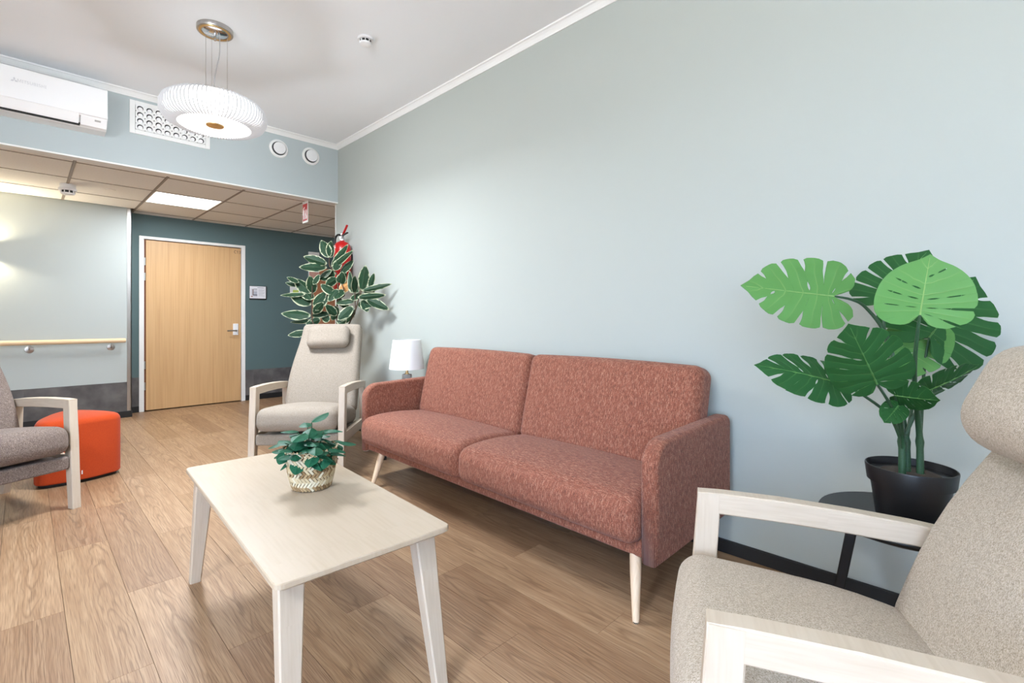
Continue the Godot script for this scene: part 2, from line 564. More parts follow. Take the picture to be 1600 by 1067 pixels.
# ------------------------------------------------------------------ room shell
func build_structure() -> void:
	# floor: vinyl planks, grain along the long wall
	var fl := shell("floor")
	part("subfloor", box(Vector3(-3.3, -0.2, -7.3), Vector3(4.7, -0.007, 3.8)), M.subfloor, fl)
	var pw := 0.185
	var pl := 1.22
	var meshes := []
	for k in 6:
		var st := begin()
		var u0 := 0.0
		var flip := k % 2 == 1
		var y := 0.0
		var c := 0.0003
		var x0 := 0.0004
		var x1 := pw - 0.0004
		var z1 := pl - 0.0005
		var top := [Vector3(x0 + c, y, c), Vector3(x0 + c, y, z1 - c), Vector3(x1 - c, y, z1 - c), Vector3(x1 - c, y, c)]
		var low := [Vector3(x0, y - 0.004, 0), Vector3(x0, y - 0.004, z1), Vector3(x1, y - 0.004, z1), Vector3(x1, y - 0.004, 0)]
		var uv := [Vector2(0, 0), Vector2(0, 1), Vector2(1, 1), Vector2(1, 0)]
		if flip:
			uv = [Vector2(1, 1), Vector2(1, 0), Vector2(0, 0), Vector2(0, 1)]
		if k >= 4:
			uv = [Vector2(0, 1), Vector2(0, 0), Vector2(1, 0), Vector2(1, 1)]
		var faces := [[top[0], top[1], top[2], top[3], uv[0], uv[1], uv[2], uv[3]]]
		for i in 4:
			var j := (i + 1) % 4
			faces.append([low[i], low[j], top[j], top[i], uv[i], uv[j], uv[j], uv[i]])
		for f in faces:
			var n: Vector3 = (f[1] - f[0]).cross(f[2] - f[0]).normalized()
			for t in [[0, 2, 1], [0, 3, 2]]:
				for v in t:
					st.set_normal(n)
					st.set_uv(f[4 + v])
					st.add_vertex(f[v])
		meshes.append(st.commit())
	var col := 0
	var x := WALL_X - 22 * pw
	while x < 4.5:
		var z_lo := DARK_Z
		var z_hi := 2.2 if x < WALL_X - 0.01 else -4.93
		var z := z_lo - fposmod(col * 0.47 + rng.randf_range(-0.1, 0.1), 1.0) * pl
		while z < z_hi:
			var m: Mesh = meshes[rng.randi_range(0, 5)]
			var o := part("plank", m, M.planks[rng.randi_range(0, M.planks.size() - 1)], fl, at(x, 0, z))
			if z < z_lo or z + pl > z_hi:
				var a := maxf(z, z_lo)
				var b := minf(z + pl, z_hi)
				if b - a < 0.02:
					o.free()
				else:
					o.position.z = a
					o.scale.z = (b - a) / pl
			z += pl
		x += pw
		col += 1
	part("floor_beyond", box(Vector3(-3.2, -0.007, -7.123), Vector3(WALL_X - 22 * pw - 0.001, 0, 3.6)), M.far_floor, fl)
	part("floor_beyond", box(Vector3(WALL_X - 22 * pw, -0.007, 2.2), Vector3(WALL_X, 0, 3.6)), M.far_floor, fl)

	var ce := shell("ceiling")
	part("ceiling_slab", box(Vector3(-3.3, CEIL, BULK_Z - 0.12), Vector3(2.55, CEIL + 0.12, 3.8)), M.ceiling, ce)

	var wr := shell("wall_right")
	part("plaster", box(Vector3(WALL_X, -0.1, -4.935), Vector3(WALL_X + 0.16, CEIL + 0.05, 3.8)), M.wall, wr)
	part("corner_bead", box(Vector3(WALL_X - 0.002, 0.06, -4.945), Vector3(WALL_X + 0.16, 2.33, -4.934), 0.002), M.white, wr)
	# left wall with a wide window, out of view
	var wl := shell("wall_left")
	var wz0 := -0.2
	var wz1 := 3.1
	var wy0 := 0.5
	var wy1 := 2.62
	var xl := -3.2
	part("plaster", box(Vector3(xl - 0.16, -0.1, -5.0), Vector3(xl, CEIL + 0.05, wz0)), M.plain_wall, wl)
	part("plaster", box(Vector3(xl - 0.16, -0.1, wz1), Vector3(xl, CEIL + 0.05, 3.8)), M.plain_wall, wl)
	part("plaster", box(Vector3(xl - 0.16, -0.1, wz0), Vector3(xl, wy0, wz1)), M.plain_wall, wl)
	part("plaster", box(Vector3(xl - 0.16, wy1, wz0), Vector3(xl, CEIL + 0.05, wz1)), M.plain_wall, wl)
	var wb := shell("wall_back")
	part("plaster", box(Vector3(-3.3, -0.1, 3.6), Vector3(2.5, CEIL + 0.05, 3.8)), M.plain_wall, wb)
	var win := shell("window_1")
	var st := begin()
	for v in 4:
		var zz := wz0 + (wz1 - wz0) * v / 3.0
		add_box(st, Vector3(xl - 0.13, wy0, zz - 0.035), Vector3(xl - 0.06, wy1, zz + 0.035), 0.004)
	add_box(st, Vector3(xl - 0.13, wy0, wz0), Vector3(xl - 0.06, wy0 + 0.06, wz1), 0.004)
	add_box(st, Vector3(xl - 0.13, wy1 - 0.06, wz0), Vector3(xl - 0.06, wy1, wz1), 0.004)
	part("window_frame", st.commit(), M.white, win)
	for v in 3:
		var za := wz0 + (wz1 - wz0) * v / 3.0 + 0.03
		part("pane", box(Vector3(xl - 0.098, wy0 + 0.05, za), Vector3(xl - 0.092, wy1 - 0.05, za + (wz1 - wz0) / 3.0 - 0.06)), M.glass, win)
	part("window_sill", box(Vector3(xl - 0.08, wy0 - 0.03, wz0 - 0.05), Vector3(xl + 0.12, wy0, wz1 + 0.05), 0.006), M.white, win)

	# bulkhead above the corridor opening
	var wf := shell("wall_bulkhead")
	# four pieces round the duct opening behind the air grille
	for b in [[-3.3, 2.324, 0.625, CEIL + 0.05], [1.121, 2.324, WALL_X + 0.001, CEIL + 0.05], [0.625, 2.324, 1.121, 2.622], [0.625, 2.818, 1.121, CEIL + 0.05]]:
		part("plaster", box(Vector3(b[0], b[1], BULK_Z - 0.1), Vector3(b[2], b[3], BULK_Z)), M.bulkhead, wf)
	part("edge_strip", box(Vector3(-3.3, 2.312, BULK_Z - 0.1), Vector3(WALL_X, 2.3245, BULK_Z + 0.003), 0.002), M.white, wf)

	# cornice: small cove profile
	var cove := PackedVector2Array([Vector2(0, 0), Vector2(0, -0.045), Vector2(0.006, -0.045), Vector2(0.010, -0.036), Vector2(0.020, -0.022), Vector2(0.030, -0.012), Vector2(0.040, -0.008), Vector2(0.042, 0)])
	var tr := shell("trim_1")
	part("cornice", prism(cove, 0.0, BULK_Z * -1.0 + 3.6, Transform3D(Basis(Vector3(-1, 0, 0), Vector3(0, 1, 0), Vector3(0, 0, -1)), Vector3(WALL_X, CEIL, 3.6))), M.white, tr)
	var tr2 := shell("trim_2")
	part("cornice", prism(cove, 0.0, WALL_X + 3.2, Transform3D(Basis(Vector3(0, 0, 1), Vector3(0, 1, 0), Vector3(-1, 0, 0)), Vector3(WALL_X, CEIL, BULK_Z))), M.white, tr2)

	var bb := shell("baseboard_right")
	part("baseboard", box(Vector3(WALL_X - 0.012, 0, -4.94), Vector3(WALL_X + 0.001, 0.062, 3.6), 0.003), M.black_base, bb)

# ------------------------------------------------------------------ corridor
func build_corridor() -> void:
	var wc := shell("wall_corridor")
	part("plaster", box(Vector3(-3.3, -0.1, LIGHT_Z - 0.4), Vector3(0.845, COR_CEIL + 0.2, LIGHT_Z)), M.corridor_wall, wc)
	part("wainscot", box(Vector3(-3.3, 0.05, LIGHT_Z - 0.01), Vector3(0.812, 0.395, LIGHT_Z + 0.004), 0.001), M.skirting, wc)
	part("plinth", box(Vector3(-3.3, 0, LIGHT_Z - 0.01), Vector3(0.858, 0.072, LIGHT_Z + 0.009), 0.003), M.black_base, wc)
	var st := begin()
	add_box(st, Vector3(0.812, 0.072, LIGHT_Z - 0.01), Vector3(0.852, COR_CEIL, LIGHT_Z + 0.005), 0.001)
	add_box(st, Vector3(0.843, 0.072, LIGHT_Z - 0.05), Vector3(0.852, COR_CEIL, LIGHT_Z + 0.005), 0.001)
	part("corner_guard", st.commit(), M.steel, wc)
	part("plinth", box(Vector3(0.84, 0, DARK_Z), Vector3(0.858, 0.072, LIGHT_Z), 0.002), M.black_base, wc)

	var dx0 := 0.954
	var dx1 := 2.095
	var dtop := 2.08
	var wd := shell("wall_dark")
	for b in [[Vector3(0.8, -0.1, DARK_Z - 0.16), Vector3(dx0, 2.6, DARK_Z)], [Vector3(dx1, -0.1, DARK_Z - 0.16), Vector3(4.7, 2.6, DARK_Z)], [Vector3(dx0, dtop, DARK_Z - 0.16), Vector3(dx1, 2.6, DARK_Z)]]:
		part("plaster", box(b[0], b[1]), M.dark_wall, wd)
	part("room_beyond", box(Vector3(dx0 - 0.1, -0.1, DARK_Z - 0.22), Vector3(dx1 + 0.1, dtop + 0.1, DARK_Z - 0.16)), M.dark_wall, wd)
	part("wainscot", box(Vector3(0.846, 0.05, DARK_Z - 0.01), Vector3(dx0, 0.41, DARK_Z + 0.004), 0.001), M.skirting, wd)
	part("wainscot", box(Vector3(dx1, 0.05, DARK_Z - 0.01), Vector3(4.6, 0.41, DARK_Z + 0.004), 0.001), M.skirting, wd)
	part("plinth", box(Vector3(0.858, 0, DARK_Z - 0.01), Vector3(dx0, 0.07, DARK_Z + 0.008), 0.002), M.black_base, wd)
	part("plinth", box(Vector3(dx1, 0, DARK_Z - 0.01), Vector3(4.6, 0.07, DARK_Z + 0.008), 0.002), M.black_base, wd)
	var we := shell("wall_corridor_end")
	part("plaster", box(Vector3(4.5, -0.1, -7.3), Vector3(4.66, 2.6, -4.8)), M.corridor_wall, we)
	part("plaster", box(Vector3(WALL_X + 0.16, -0.1, -4.935), Vector3(4.66, 2.6, -4.8)), M.corridor_wall, we)
	part("plaster", box(Vector3(-3.36, -0.1, -7.3), Vector3(-3.2, 2.6, -4.8)), M.corridor_wall, we)

	# door
	var door := shell("door_1")
	st = begin()
	add_box(st, Vector3(dx0, 0, DARK_Z - 0.12), Vector3(dx0 + 0.048, dtop, DARK_Z + 0.012), 0.003)
	add_box(st, Vector3(dx1 - 0.048, 0, DARK_Z - 0.12), Vector3(dx1, dtop, DARK_Z + 0.012), 0.003)
	add_box(st, Vector3(dx0 + 0.047, dtop - 0.034, DARK_Z - 0.12), Vector3(dx1 - 0.047, dtop, DARK_Z + 0.0115), 0.003)
	part("door_frame", st.commit(), M.white, door)
	part("door_edge", box(Vector3(dx0 + 0.049, 0.012, DARK_Z - 0.06), Vector3(dx0 + 0.068, dtop - 0.04, DARK_Z - 0.012)), M.door_edge, door)
	var leaf := part("door_leaf", box(Vector3(dx0 + 0.066, 0.012, DARK_Z - 0.05), Vector3(dx1 - 0.054, dtop - 0.044, DARK_Z + 0.004), 0.002), M.door, door)
	for y in [1.78, 1.60, 0.55, 0.30]:
		part("hinge", lathe([Vector2(0.0001, -0.045), Vector2(0.009, -0.045), Vector2(0.009, 0.045), Vector2(0.0001, 0.045)], 10, at(dx0 + 0.056, y, DARK_Z + 0.004)), M.steel, door)
	part("lock_case", box(Vector3(1.945, 0.885, DARK_Z + 0.003), Vector3(2.008, 1.035, DARK_Z + 0.018), 0.006), M.white_plastic, leaf)
	var lever := begin()
	add_tube(lever, curve_path([Vector3(1.978, 0.945, DARK_Z + 0.012), Vector3(1.978, 0.945, DARK_Z + 0.055), Vector3(1.955, 0.945, DARK_Z + 0.068), Vector3(1.865, 0.943, DARK_Z + 0.068)], 4), 0.009, 8)
	part("handle", lever.commit(), M.steel, leaf)
	part("strike_plate", box(Vector3(dx1 - 0.049, 0.92, DARK_Z - 0.02), Vector3(dx1 - 0.020, 1.12, DARK_Z + 0.0135), 0.001), M.white_plastic, door)
	var num := part("door_number", lettering("C13", 0.036), M.ink, leaf, at(2.0, 1.985, DARK_Z + 0.0046))
	num.set_meta("label", "dark door number C13")

	# suspended ceiling: 600 mm tiles in a grid
	var cc := shell("ceiling_corridor")
	part("deck", box(Vector3(-3.3, COR_CEIL + 0.02, -7.3), Vector3(4.66, COR_CEIL + 0.2, BULK_Z - 0.1)), M.grid, cc)
	var zs := [-4.983, -5.145, -5.752, -6.359, -6.966, -7.123]
	var tiles := {}
	for i in range(-6, 8):
		for k in 5:
			var x0 := 0.283 + 0.604 * i
			var x1 := x0 + 0.604
			if x1 < -3.2 or x0 > 4.5:
				continue
			if i == 1 and k == 2:
				continue
			if k >= 3 and x1 <= 0.9 and zs[k + 1] < LIGHT_Z:
				if k == 4:
					continue
			var za: float = zs[k]
			var zc: float = zs[k + 1]
			if k == 3 and x1 <= 0.9:
				zc = LIGHT_Z + 0.001
			var key := "%.3f" % (za - zc)
			if not tiles.has(key):
				tiles[key] = rbox(Vector3(0.604 - 0.020, 0.016, za - zc - 0.014), 0.0025, 1, 1)
			part("ceiling_tile", tiles[key], M.tile, cc, at((x0 + x1) / 2, COR_CEIL + 0.007, (za + zc) / 2))
	for i in range(-6, 9):
		var x0 := 0.283 + 0.604 * i
		part("grid_bar", box(Vector3(x0 - 0.009, COR_CEIL - 0.004, -7.123), Vector3(x0 + 0.009, COR_CEIL + 0.022, -4.983)), M.grid, cc)
	for z in zs.slice(1, 5):
		part("grid_bar", box(Vector3(-3.2, COR_CEIL - 0.004, z - 0.007), Vector3(4.5, COR_CEIL + 0.022, z + 0.007)), M.grid, cc)
	part("wall_angle", box(Vector3(0.852, COR_CEIL - 0.004, -7.123), Vector3(4.5, COR_CEIL + 0.01, -7.105)), M.tile, cc)

	# recessed light panel
	var lp := thing("ceiling_light_panel", "bright square light panel set in the corridor's tiled ceiling", "ceiling light", Vector3(0.283 + 0.604 * 1.5, COR_CEIL, -6.055))
	st = begin()
	for s in [-1.0, 1.0]:
		add_box(st, Vector3(s * 0.293, -0.004, -0.297), Vector3(s * 0.283, 0.016, 0.297))
		add_box(st, Vector3(-0.293, -0.004, s * 0.297), Vector3(0.293, 0.016, s * 0.287))
	part("frame", st.commit(), M.white, lp)
	part("diffuser", box(Vector3(-0.283, 0.0, -0.287), Vector3(0.283, 0.012, 0.287)), M.panel_glow, lp)
	var al := AreaLight3D.new()
	al.name = "panel_glow"
	al.area_size = Vector2(0.56, 0.57)
	al.light_energy = PANEL_ENERGY
	al.light_color = Color(0.95, 0.975, 1.0)
	al.shadow_enabled = true
	al.area_range = 12.0
	al.area_attenuation = 2.0
	al.rotation_degrees = Vector3(-90, 0, 0)
	al.position = Vector3(0, -0.006, 0)
	lp.add_child(al)

	# handrail on the pale wall
	var hr := thing("handrail", "round pale wooden handrail on steel brackets along the corridor wall", "handrail", Vector3(0, 0, 0))
	part("rail", tube([Vector3(-3.1, 0.862, -6.785), Vector3(-1.0, 0.862, -6.785), Vector3(0.785, 0.862, -6.785), Vector3(0.793, 0.862, -6.785)], [0.024, 0.024, 0.024, 0.02], 16), M.rail, hr)
	for x in [0.672, 0.04, -0.592, -1.224]:
		st = begin()
		add_lathe(st, [Vector2(0.0001, 0.0), Vector2(0.036, 0.0), Vector2(0.034, 0.008), Vector2(0.012, 0.012), Vector2(0.0001, 0.012)], 16, Transform3D(Basis(Vector3(1, 0, 0), PI / 2), Vector3(x, 0.79, LIGHT_Z)))
		add_tube(st, curve_path([Vector3(x, 0.79, LIGHT_Z), Vector3(x, 0.79, -6.81), Vector3(x, 0.80, -6.787), Vector3(x, 0.845, -6.785)], 4), 0.007, 8)
		part("bracket", st.commit(), M.steel, hr)

	# up and down wall light, just past the left edge
	var sc := thing("wall_sconce", "small white wall light throwing light up and down the corridor wall", "wall light", Vector3(-0.36, 1.755, LIGHT_Z))
	st = begin()
	for s in [-1.0, 1.0]:
		add_box(st, Vector3(s * 0.06, -0.05, 0), Vector3(s * 0.055, 0.05, 0.085))
	add_box(st, Vector3(-0.06, -0.05, 0.08), Vector3(0.06, 0.05, 0.085))
	add_box(st, Vector3(-0.06, -0.05, 0), Vector3(0.06, 0.05, 0.006))
	add_box(st, Vector3(-0.056, -0.004, 0.004), Vector3(0.056, 0.004, 0.082))
	part("housing", st.commit(), M.white, sc)
	part("led_plate", box(Vector3(-0.03, 0.006, 0.025), Vector3(0.03, 0.012, 0.06)), M.glow, sc)
	part("led_plate", box(Vector3(-0.03, -0.012, 0.025), Vector3(0.03, -0.006, 0.06)), M.glow, sc)
	for s in [1.0, -1.0]:
		var sp := SpotLight3D.new()
		sp.name = "beam"
		sp.light_energy = SCONCE_ENERGY
		sp.light_color = Color(1.0, 0.93, 0.80)
		sp.light_size = 0.02
		sp.spot_angle = 80.0
		sp.spot_angle_attenuation = 0.3
		sp.spot_range = 12.0
		sp.spot_attenuation = 2.0
		sp.shadow_enabled = true
		sp.position = Vector3(0, s * 0.03, 0.045)
		sp.rotation_degrees = Vector3(s * 90.0, 0, 0)
		sc.add_child(sp, true)

# ------------------------------------------------------------------ things on walls and ceilings
func smoke_detector(label: String, pos: Vector3, r: float, drop := 0.0) -> void:
	var t := thing("smoke_detector", label, "smoke detector", pos - Vector3(0, drop, 0))
	if drop > 0.0:
		part("mounting_box", lathe([Vector2(r * 0.80, 0.0), Vector2(r * 0.86, 0.004), Vector2(r * 0.86, drop), Vector2(0.0001, drop)], 28), M.white_plastic, t)
	part("base", lathe([Vector2(0.0001, -r * 0.30), Vector2(r, -r * 0.30), Vector2(r, -r * 0.06), Vector2(r * 0.97, 0), Vector2(0.0001, 0)], 28), M.white_plastic, t)
	part("chamber", lathe([Vector2(0.0001, -r * 0.62), Vector2(r * 0.70, -r * 0.62), Vector2(r * 0.70, -r * 0.30)], 24), M.black, t)
	part("cap", lathe([Vector2(0.0001, -r * 0.92), Vector2(r * 0.45, -r * 0.90), Vector2(r * 0.72, -r * 0.80), Vector2(r * 0.78, -r * 0.62), Vector2(0.0001, -r * 0.60)], 28), M.white_plastic, t)
	var st := begin()
	for k in 9:
		var a := TAU * k / 9.0
		add_rbox(st, Vector3(r * 0.12, r * 0.36, r * 0.10), 0.0005, 1, 1, Transform3D(Basis(Vector3.UP, -a), Vector3(cos(a), 0, sin(a)) * r * 0.74 + Vector3(0, -r * 0.46, 0)))
	part("ribs", st.commit(), M.white_plastic, t)

func build_wall_fittings() -> void:
	# air conditioner on the bulkhead
	var ac := thing("air_conditioner", "white wall-mounted air conditioner high on the bulkhead", "air conditioner", Vector3(0.04, 2.66, BULK_Z))
	var st := begin()
	var prof := PackedVector2Array([Vector2(0.0, 0.148), Vector2(0.165, 0.148), Vector2(0.19, 0.135), Vector2(0.205, 0.10), Vector2(0.213, 0.0), Vector2(0.213, -0.075), Vector2(0.205, -0.085), Vector2(0.19, -0.09), Vector2(0.165, -0.125), Vector2(0.12, -0.145), Vector2(0.0, -0.15)])
	add_prism(st, prof, -0.40, 0.40, Transform3D(Basis(Vector3(0, 0, 1), Vector3(0, 1, 0), Vector3(-1, 0, 0)), Vector3.ZERO))
	part("casing", st.commit(), M.white_plastic, ac)
	part("front_panel", rbox(Vector3(0.80, 0.218, 0.012), 0.005, 2, 1, Transform3D(Basis(Vector3.RIGHT, -0.05), Vector3(0, 0.03, 0.212))), M.white_plastic, ac)
	part("louvre", rbox(Vector3(0.64, 0.078, 0.010), 0.003, 1, 1, Transform3D(Basis(Vector3.RIGHT, 0.50), Vector3(-0.08, -0.107, 0.198))), M.white_plastic, ac)
	part("outlet_shade_block", box(Vector3(-0.39, -0.142, 0.12), Vector3(0.249, -0.084, 0.160)), M.black, ac)  # black block behind the louvre, standing in for the shade in its gaps
	part("control_strip", rbox(Vector3(0.145, 0.07, 0.006), 0.002, 1, 1, Transform3D(Basis(Vector3.RIGHT, 0.62), Vector3(0.323, -0.112, 0.183))), M.white_plastic, ac)
	part("display_window", rbox(Vector3(0.035, 0.014, 0.003), 0.001, 1, 1, Transform3D(Basis(Vector3.RIGHT, 0.62), Vector3(0.345, -0.100, 0.194))), M.grey_plastic, ac)
	part("lettering", lettering("MITSUBISHI", 0.019), M.pale_ink, ac, at(0.0, 0.048, 0.2195))
	var em := begin()
	for k in 3:
		var a := PI / 2 + TAU * k / 3.0
		var d := Vector2(cos(a), sin(a))
		var s := Vector2(-d.y, d.x)
		add_prism(em, PackedVector2Array([Vector2.ZERO, d * 0.010 + s * 0.006, d * 0.020, d * 0.010 - s * 0.006]), 0.0, 0.001, at(-0.085, 0.046, 0.2192))
	part("emblem", em.commit(), M.pale_ink, ac)

	# supply-air grille with small round nozzles
	var g := thing("ventilation_grille", "white rectangular air grille with rows of small round nozzles", "grille", Vector3(0.873, 2.72, BULK_Z))
	var fr := begin()
	for e in [-1.0, 1.0]:
		add_box(fr, Vector3(e * 0.28, -0.1325, -0.002), Vector3(e * 0.243, 0.1325, 0.010), 0.003)
		add_box(fr, Vector3(-0.2435, e * 0.1325, -0.002), Vector3(0.2435, e * 0.0985, 0.0097), 0.003)
	part("frame", fr.commit(), M.white, g)
	# panel pierced by 32 round openings
	var pp := begin()
	var cw := 0.0606
	var ch := 0.0497
	for r in 4:
		for c in 8:
			var o := Vector3(-0.2121 + cw * c, 0.0745 - ch * r, 0.014)
			for k in 32:
				var q := []
				for e in [k, k + 1]:
					var an: float = TAU * e / 32.0
					var d := Vector3(cos(an), sin(an), 0)
					var far := minf(cw / 2 / maxf(absf(d.x), 0.001), ch / 2 / maxf(absf(d.y), 0.001))
					q.append([o + d * 0.0205, o + d * far, o + d * 0.0205 + Vector3(0, 0, -0.004)])
				flat_quad(pp, q[0][0], q[0][1], q[1][1], q[1][0])
				flat_quad(pp, q[0][2], q[0][0], q[1][0], q[1][2])
	part("pierced_panel", pp.commit(), M.white, g)
	var du := begin()
	for b in [[Vector3(-0.246, -0.097, -0.40), Vector3(-0.244, 0.097, -0.002)], [Vector3(0.244, -0.097, -0.40), Vector3(0.246, 0.097, -0.002)], [Vector3(-0.246, -0.0985, -0.40), Vector3(0.246, -0.0965, -0.002)], [Vector3(-0.246, 0.0965, -0.40), Vector3(0.246, 0.0985, -0.002)], [Vector3(-0.246, -0.0985, -0.402), Vector3(0.246, 0.0985, -0.40)]]:
		add_box(du, b[0], b[1])
	part("duct", du.commit(), M.duct, g)
	# each opening holds a domed nozzle that leaves a crescent free
	var cup := lathe([Vector2(0.0165, -0.004), Vector2(0.0155, 0.003), Vector2(0.010, 0.0060), Vector2(0.0001, 0.0068)], 16)
	for r in 4:
		for c in 8:
			var turn := 0.15 if c < 5 else -0.7
			part("nozzle", cup, M.white_plastic, g, Transform3D(Basis(Vector3.RIGHT, PI / 2), Vector3(-0.2121 + cw * c + sin(turn) * 0.0055, 0.0745 - ch * r - cos(turn) * 0.0055, 0.0125)))

	# two round air valves
	var vl := ["round white air valve nearer the hanging lamp", "round white air valve nearer the corner of the room"]
	var k := 0
	for x in [1.732, 2.042]:
		var t := thing("air_valve", vl[k], "air vent", Vector3(x, 2.742, BULK_Z), 0.0, "round air valves on the bulkhead")
		var rot := Transform3D(Basis(Vector3.RIGHT, PI / 2), Vector3.ZERO)
		part("ring", lathe([Vector2(0.064, 0.004), Vector2(0.066, 0.012), Vector2(0.074, 0.014), Vector2(0.084, 0.010), Vector2(0.088, 0.0)], 32, rot), M.white, t)
		part("throat", lathe([Vector2(0.0001, 0.003), Vector2(0.066, 0.003)].duplicate(), 32, Transform3D(Basis(Vector3.RIGHT, PI / 2), Vector3.ZERO)), M.duct, t)
		part("disc", lathe([Vector2(0.030, 0.004), Vector2(0.054, 0.022), Vector2(0.057, 0.027), Vector2(0.055, 0.031), Vector2(0.0001, 0.034)], 32, rot), M.white_plastic, t)
		k += 1

	smoke_detector("small white smoke detector on the room's smooth ceiling", Vector3(1.561, CEIL, -2.883), 0.05)
	smoke_detector("white smoke detector under the corridor's tiled ceiling", Vector3(0.286, COR_CEIL, -6.05), 0.066, 0.04)
	var cap := thing("ceiling_cap", "flat round white cap in a corridor ceiling tile", "cover cap", Vector3(0.585, COR_CEIL, -6.0))
	part("disc", lathe([Vector2(0.0001, -0.006), Vector2(0.040, -0.005), Vector2(0.044, 0.0)], 24), M.tile, cap)

	# projecting fire extinguisher sign
	var fs := thing("fire_extinguisher_sign", "red and white fire extinguisher sign hanging under the bulkhead", "sign", Vector3(2.087, 2.325, -5.13))
	part("plate", box(Vector3(-0.002, -0.215, -0.068), Vector3(0.002, -0.003, 0.068), 0.001), M.white, fs)
	for s in [-1.0, 1.0]:
		var rx := Transform3D(Basis(Vector3.UP, s * PI / 2), Vector3(s * 0.002, -0.104, 0))
		part("red_field", rbox(Vector3(0.116, 0.178, 0.0012), 0.0005, 1, 1, rx * at(0, 0, 0.0003)), M.sign_red, fs)
		var pic := begin()
		add_prism(pic, PackedVector2Array([Vector2(-0.040, -0.072), Vector2(-0.012, -0.072), Vector2(-0.010, 0.015), Vector2(-0.018, 0.030), Vector2(-0.034, 0.030), Vector2(-0.042, 0.015)]), 0.0008, 0.0016, rx)
		add_prism(pic, PackedVector2Array([Vector2(-0.034, 0.034), Vector2(-0.018, 0.034), Vector2(-0.018, 0.044), Vector2(-0.004, 0.052), Vector2(-0.008, 0.060), Vector2(-0.034, 0.048)]), 0.0008, 0.0016, rx)
		add_prism(pic, PackedVector2Array([Vector2(-0.050, 0.040), Vector2(-0.044, 0.044), Vector2(-0.047, -0.03), Vector2(-0.053, -0.03)]), 0.0008, 0.0016, rx)
		add_prism(pic, PackedVector2Array([Vector2(0.008, -0.072), Vector2(0.040, -0.072), Vector2(0.046, -0.05), Vector2(0.036, -0.02), Vector2(0.042, 0.005), Vector2(0.030, 0.035), Vector2(0.026, 0.012), Vector2(0.018, 0.028), Vector2(0.014, -0.004), Vector2(0.006, -0.02), Vector2(0.012, -0.045)]), 0.0008, 0.0016, rx)
		part("pictogram", pic.commit(), M.white, fs)
	part("hanger", box(Vector3(-0.004, -0.006, -0.066), Vector3(0.004, 0.015, 0.066)), M.white, fs)

	# fire extinguisher on the long wall
	var fe := thing("fire_extinguisher", "red fire extinguisher hung on the wall behind the rubber plant", "fire extinguisher", Vector3(2.232, 1.39, -4.585))
	part("cylinder", lathe([Vector2(0.0001, 0.0), Vector2(0.075, 0.0), Vector2(0.083, 0.012), Vector2(0.083, 0.40), Vector2(0.078, 0.435), Vector2(0.060, 0.462), Vector2(0.032, 0.478), Vector2(0.022, 0.482), Vector2(0.022, 0.50), Vector2(0.0001, 0.50)], 28), M.red, fe)
	part("valve", lathe([Vector2(0.0001, 0.49), Vector2(0.024, 0.49), Vector2(0.024, 0.515), Vector2(0.016, 0.525), Vector2(0.016, 0.555), Vector2(0.0001, 0.56)], 16), M.chrome, fe)
	part("carry_handle", rbox(Vector3(0.022, 0.012, 0.13), 0.005, 2, 1, Transform3D(Basis(Vector3.RIGHT, -0.15), Vector3(0, 0.545, 0.045))), M.black, fe)
	part("squeeze_lever", rbox(Vector3(0.024, 0.012, 0.13), 0.005, 2, 1, Transform3D(Basis(Vector3.RIGHT, -0.75), Vector3(0, 0.585, 0.055))), M.red, fe)
	part("gauge", lathe([Vector2(0.0001, 0.0), Vector2(0.016, 0.0), Vector2(0.016, 0.012), Vector2(0.0001, 0.014)], 14, Transform3D(Basis(Vector3(0, 0, 1), PI / 2), Vector3(-0.014, 0.515, 0.0))), M.white, fe)
	part("hose", tube(curve_path([Vector3(0, 0.535, -0.01), Vector3(-0.02, 0.55, -0.06), Vector3(-0.03, 0.50, -0.095), Vector3(-0.025, 0.35, -0.095), Vector3(-0.03, 0.15, -0.09)], 5), 0.010, 8), M.black, fe)
	for q in [[0.425, 0.10, 0.004], [0.405, 0.10, 0.007], [0.380, 0.03, 0.012], [0.355, 0.03, 0.012], [0.330, 0.03, 0.012], [0.305, 0.03, 0.012], [0.20, 0.09, 0.05]]:
		var lab := begin()
		for i in 6:
			var a0: float = PI + (i - 3) / 6.0 * q[1] / 0.083
			var a1: float = PI + (i - 2) / 6.0 * q[1] / 0.083
			var p0 := Vector3(cos(a0 + 0.35), 0, sin(a0 + 0.35)) * 0.0836
			var p1 := Vector3(cos(a1 + 0.35), 0, sin(a1 + 0.35)) * 0.0836
			flat_quad(lab, p1 + Vector3(0, q[0], 0), p0 + Vector3(0, q[0], 0), p0 + Vector3(0, q[0] + q[2], 0), p1 + Vector3(0, q[0] + q[2], 0))
		part("printed_mark", lab.commit(), M.white, fe)
	part("wall_bracket", box(Vector3(0.06, 0.30, -0.03), Vector3(0.096, 0.36, 0.03), 0.003), M.black_metal, fe)

	# notices on the dark wall
	var im := Image.create(128, 104, false, Image.FORMAT_RGB8)
	im.fill(Color(0.90, 0.90, 0.92))
	im.fill_rect(Rect2i(12, 22, 48, 70), Color(0.80, 0.80, 0.83))
	im.fill_rect(Rect2i(22, 26, 8, 52), Color(0.52, 0.44, 0.43))
	im.fill_rect(Rect2i(30, 46, 28, 26), Color(0.70, 0.71, 0.76))
	im.fill_rect(Rect2i(28, 72, 32, 7), Color(0.30, 0.30, 0.34))
	im.fill_rect(Rect2i(30, 22, 28, 3), Color(0.40, 0.40, 0.44))
	im.fill_rect(Rect2i(10, 84, 14, 8), Color(0.62, 0.46, 0.40))
	for r in 9:
		im.fill_rect(Rect2i(68, 24 + r * 7, 34 + (r * 13) % 18, 2), Color(0.66, 0.66, 0.70))
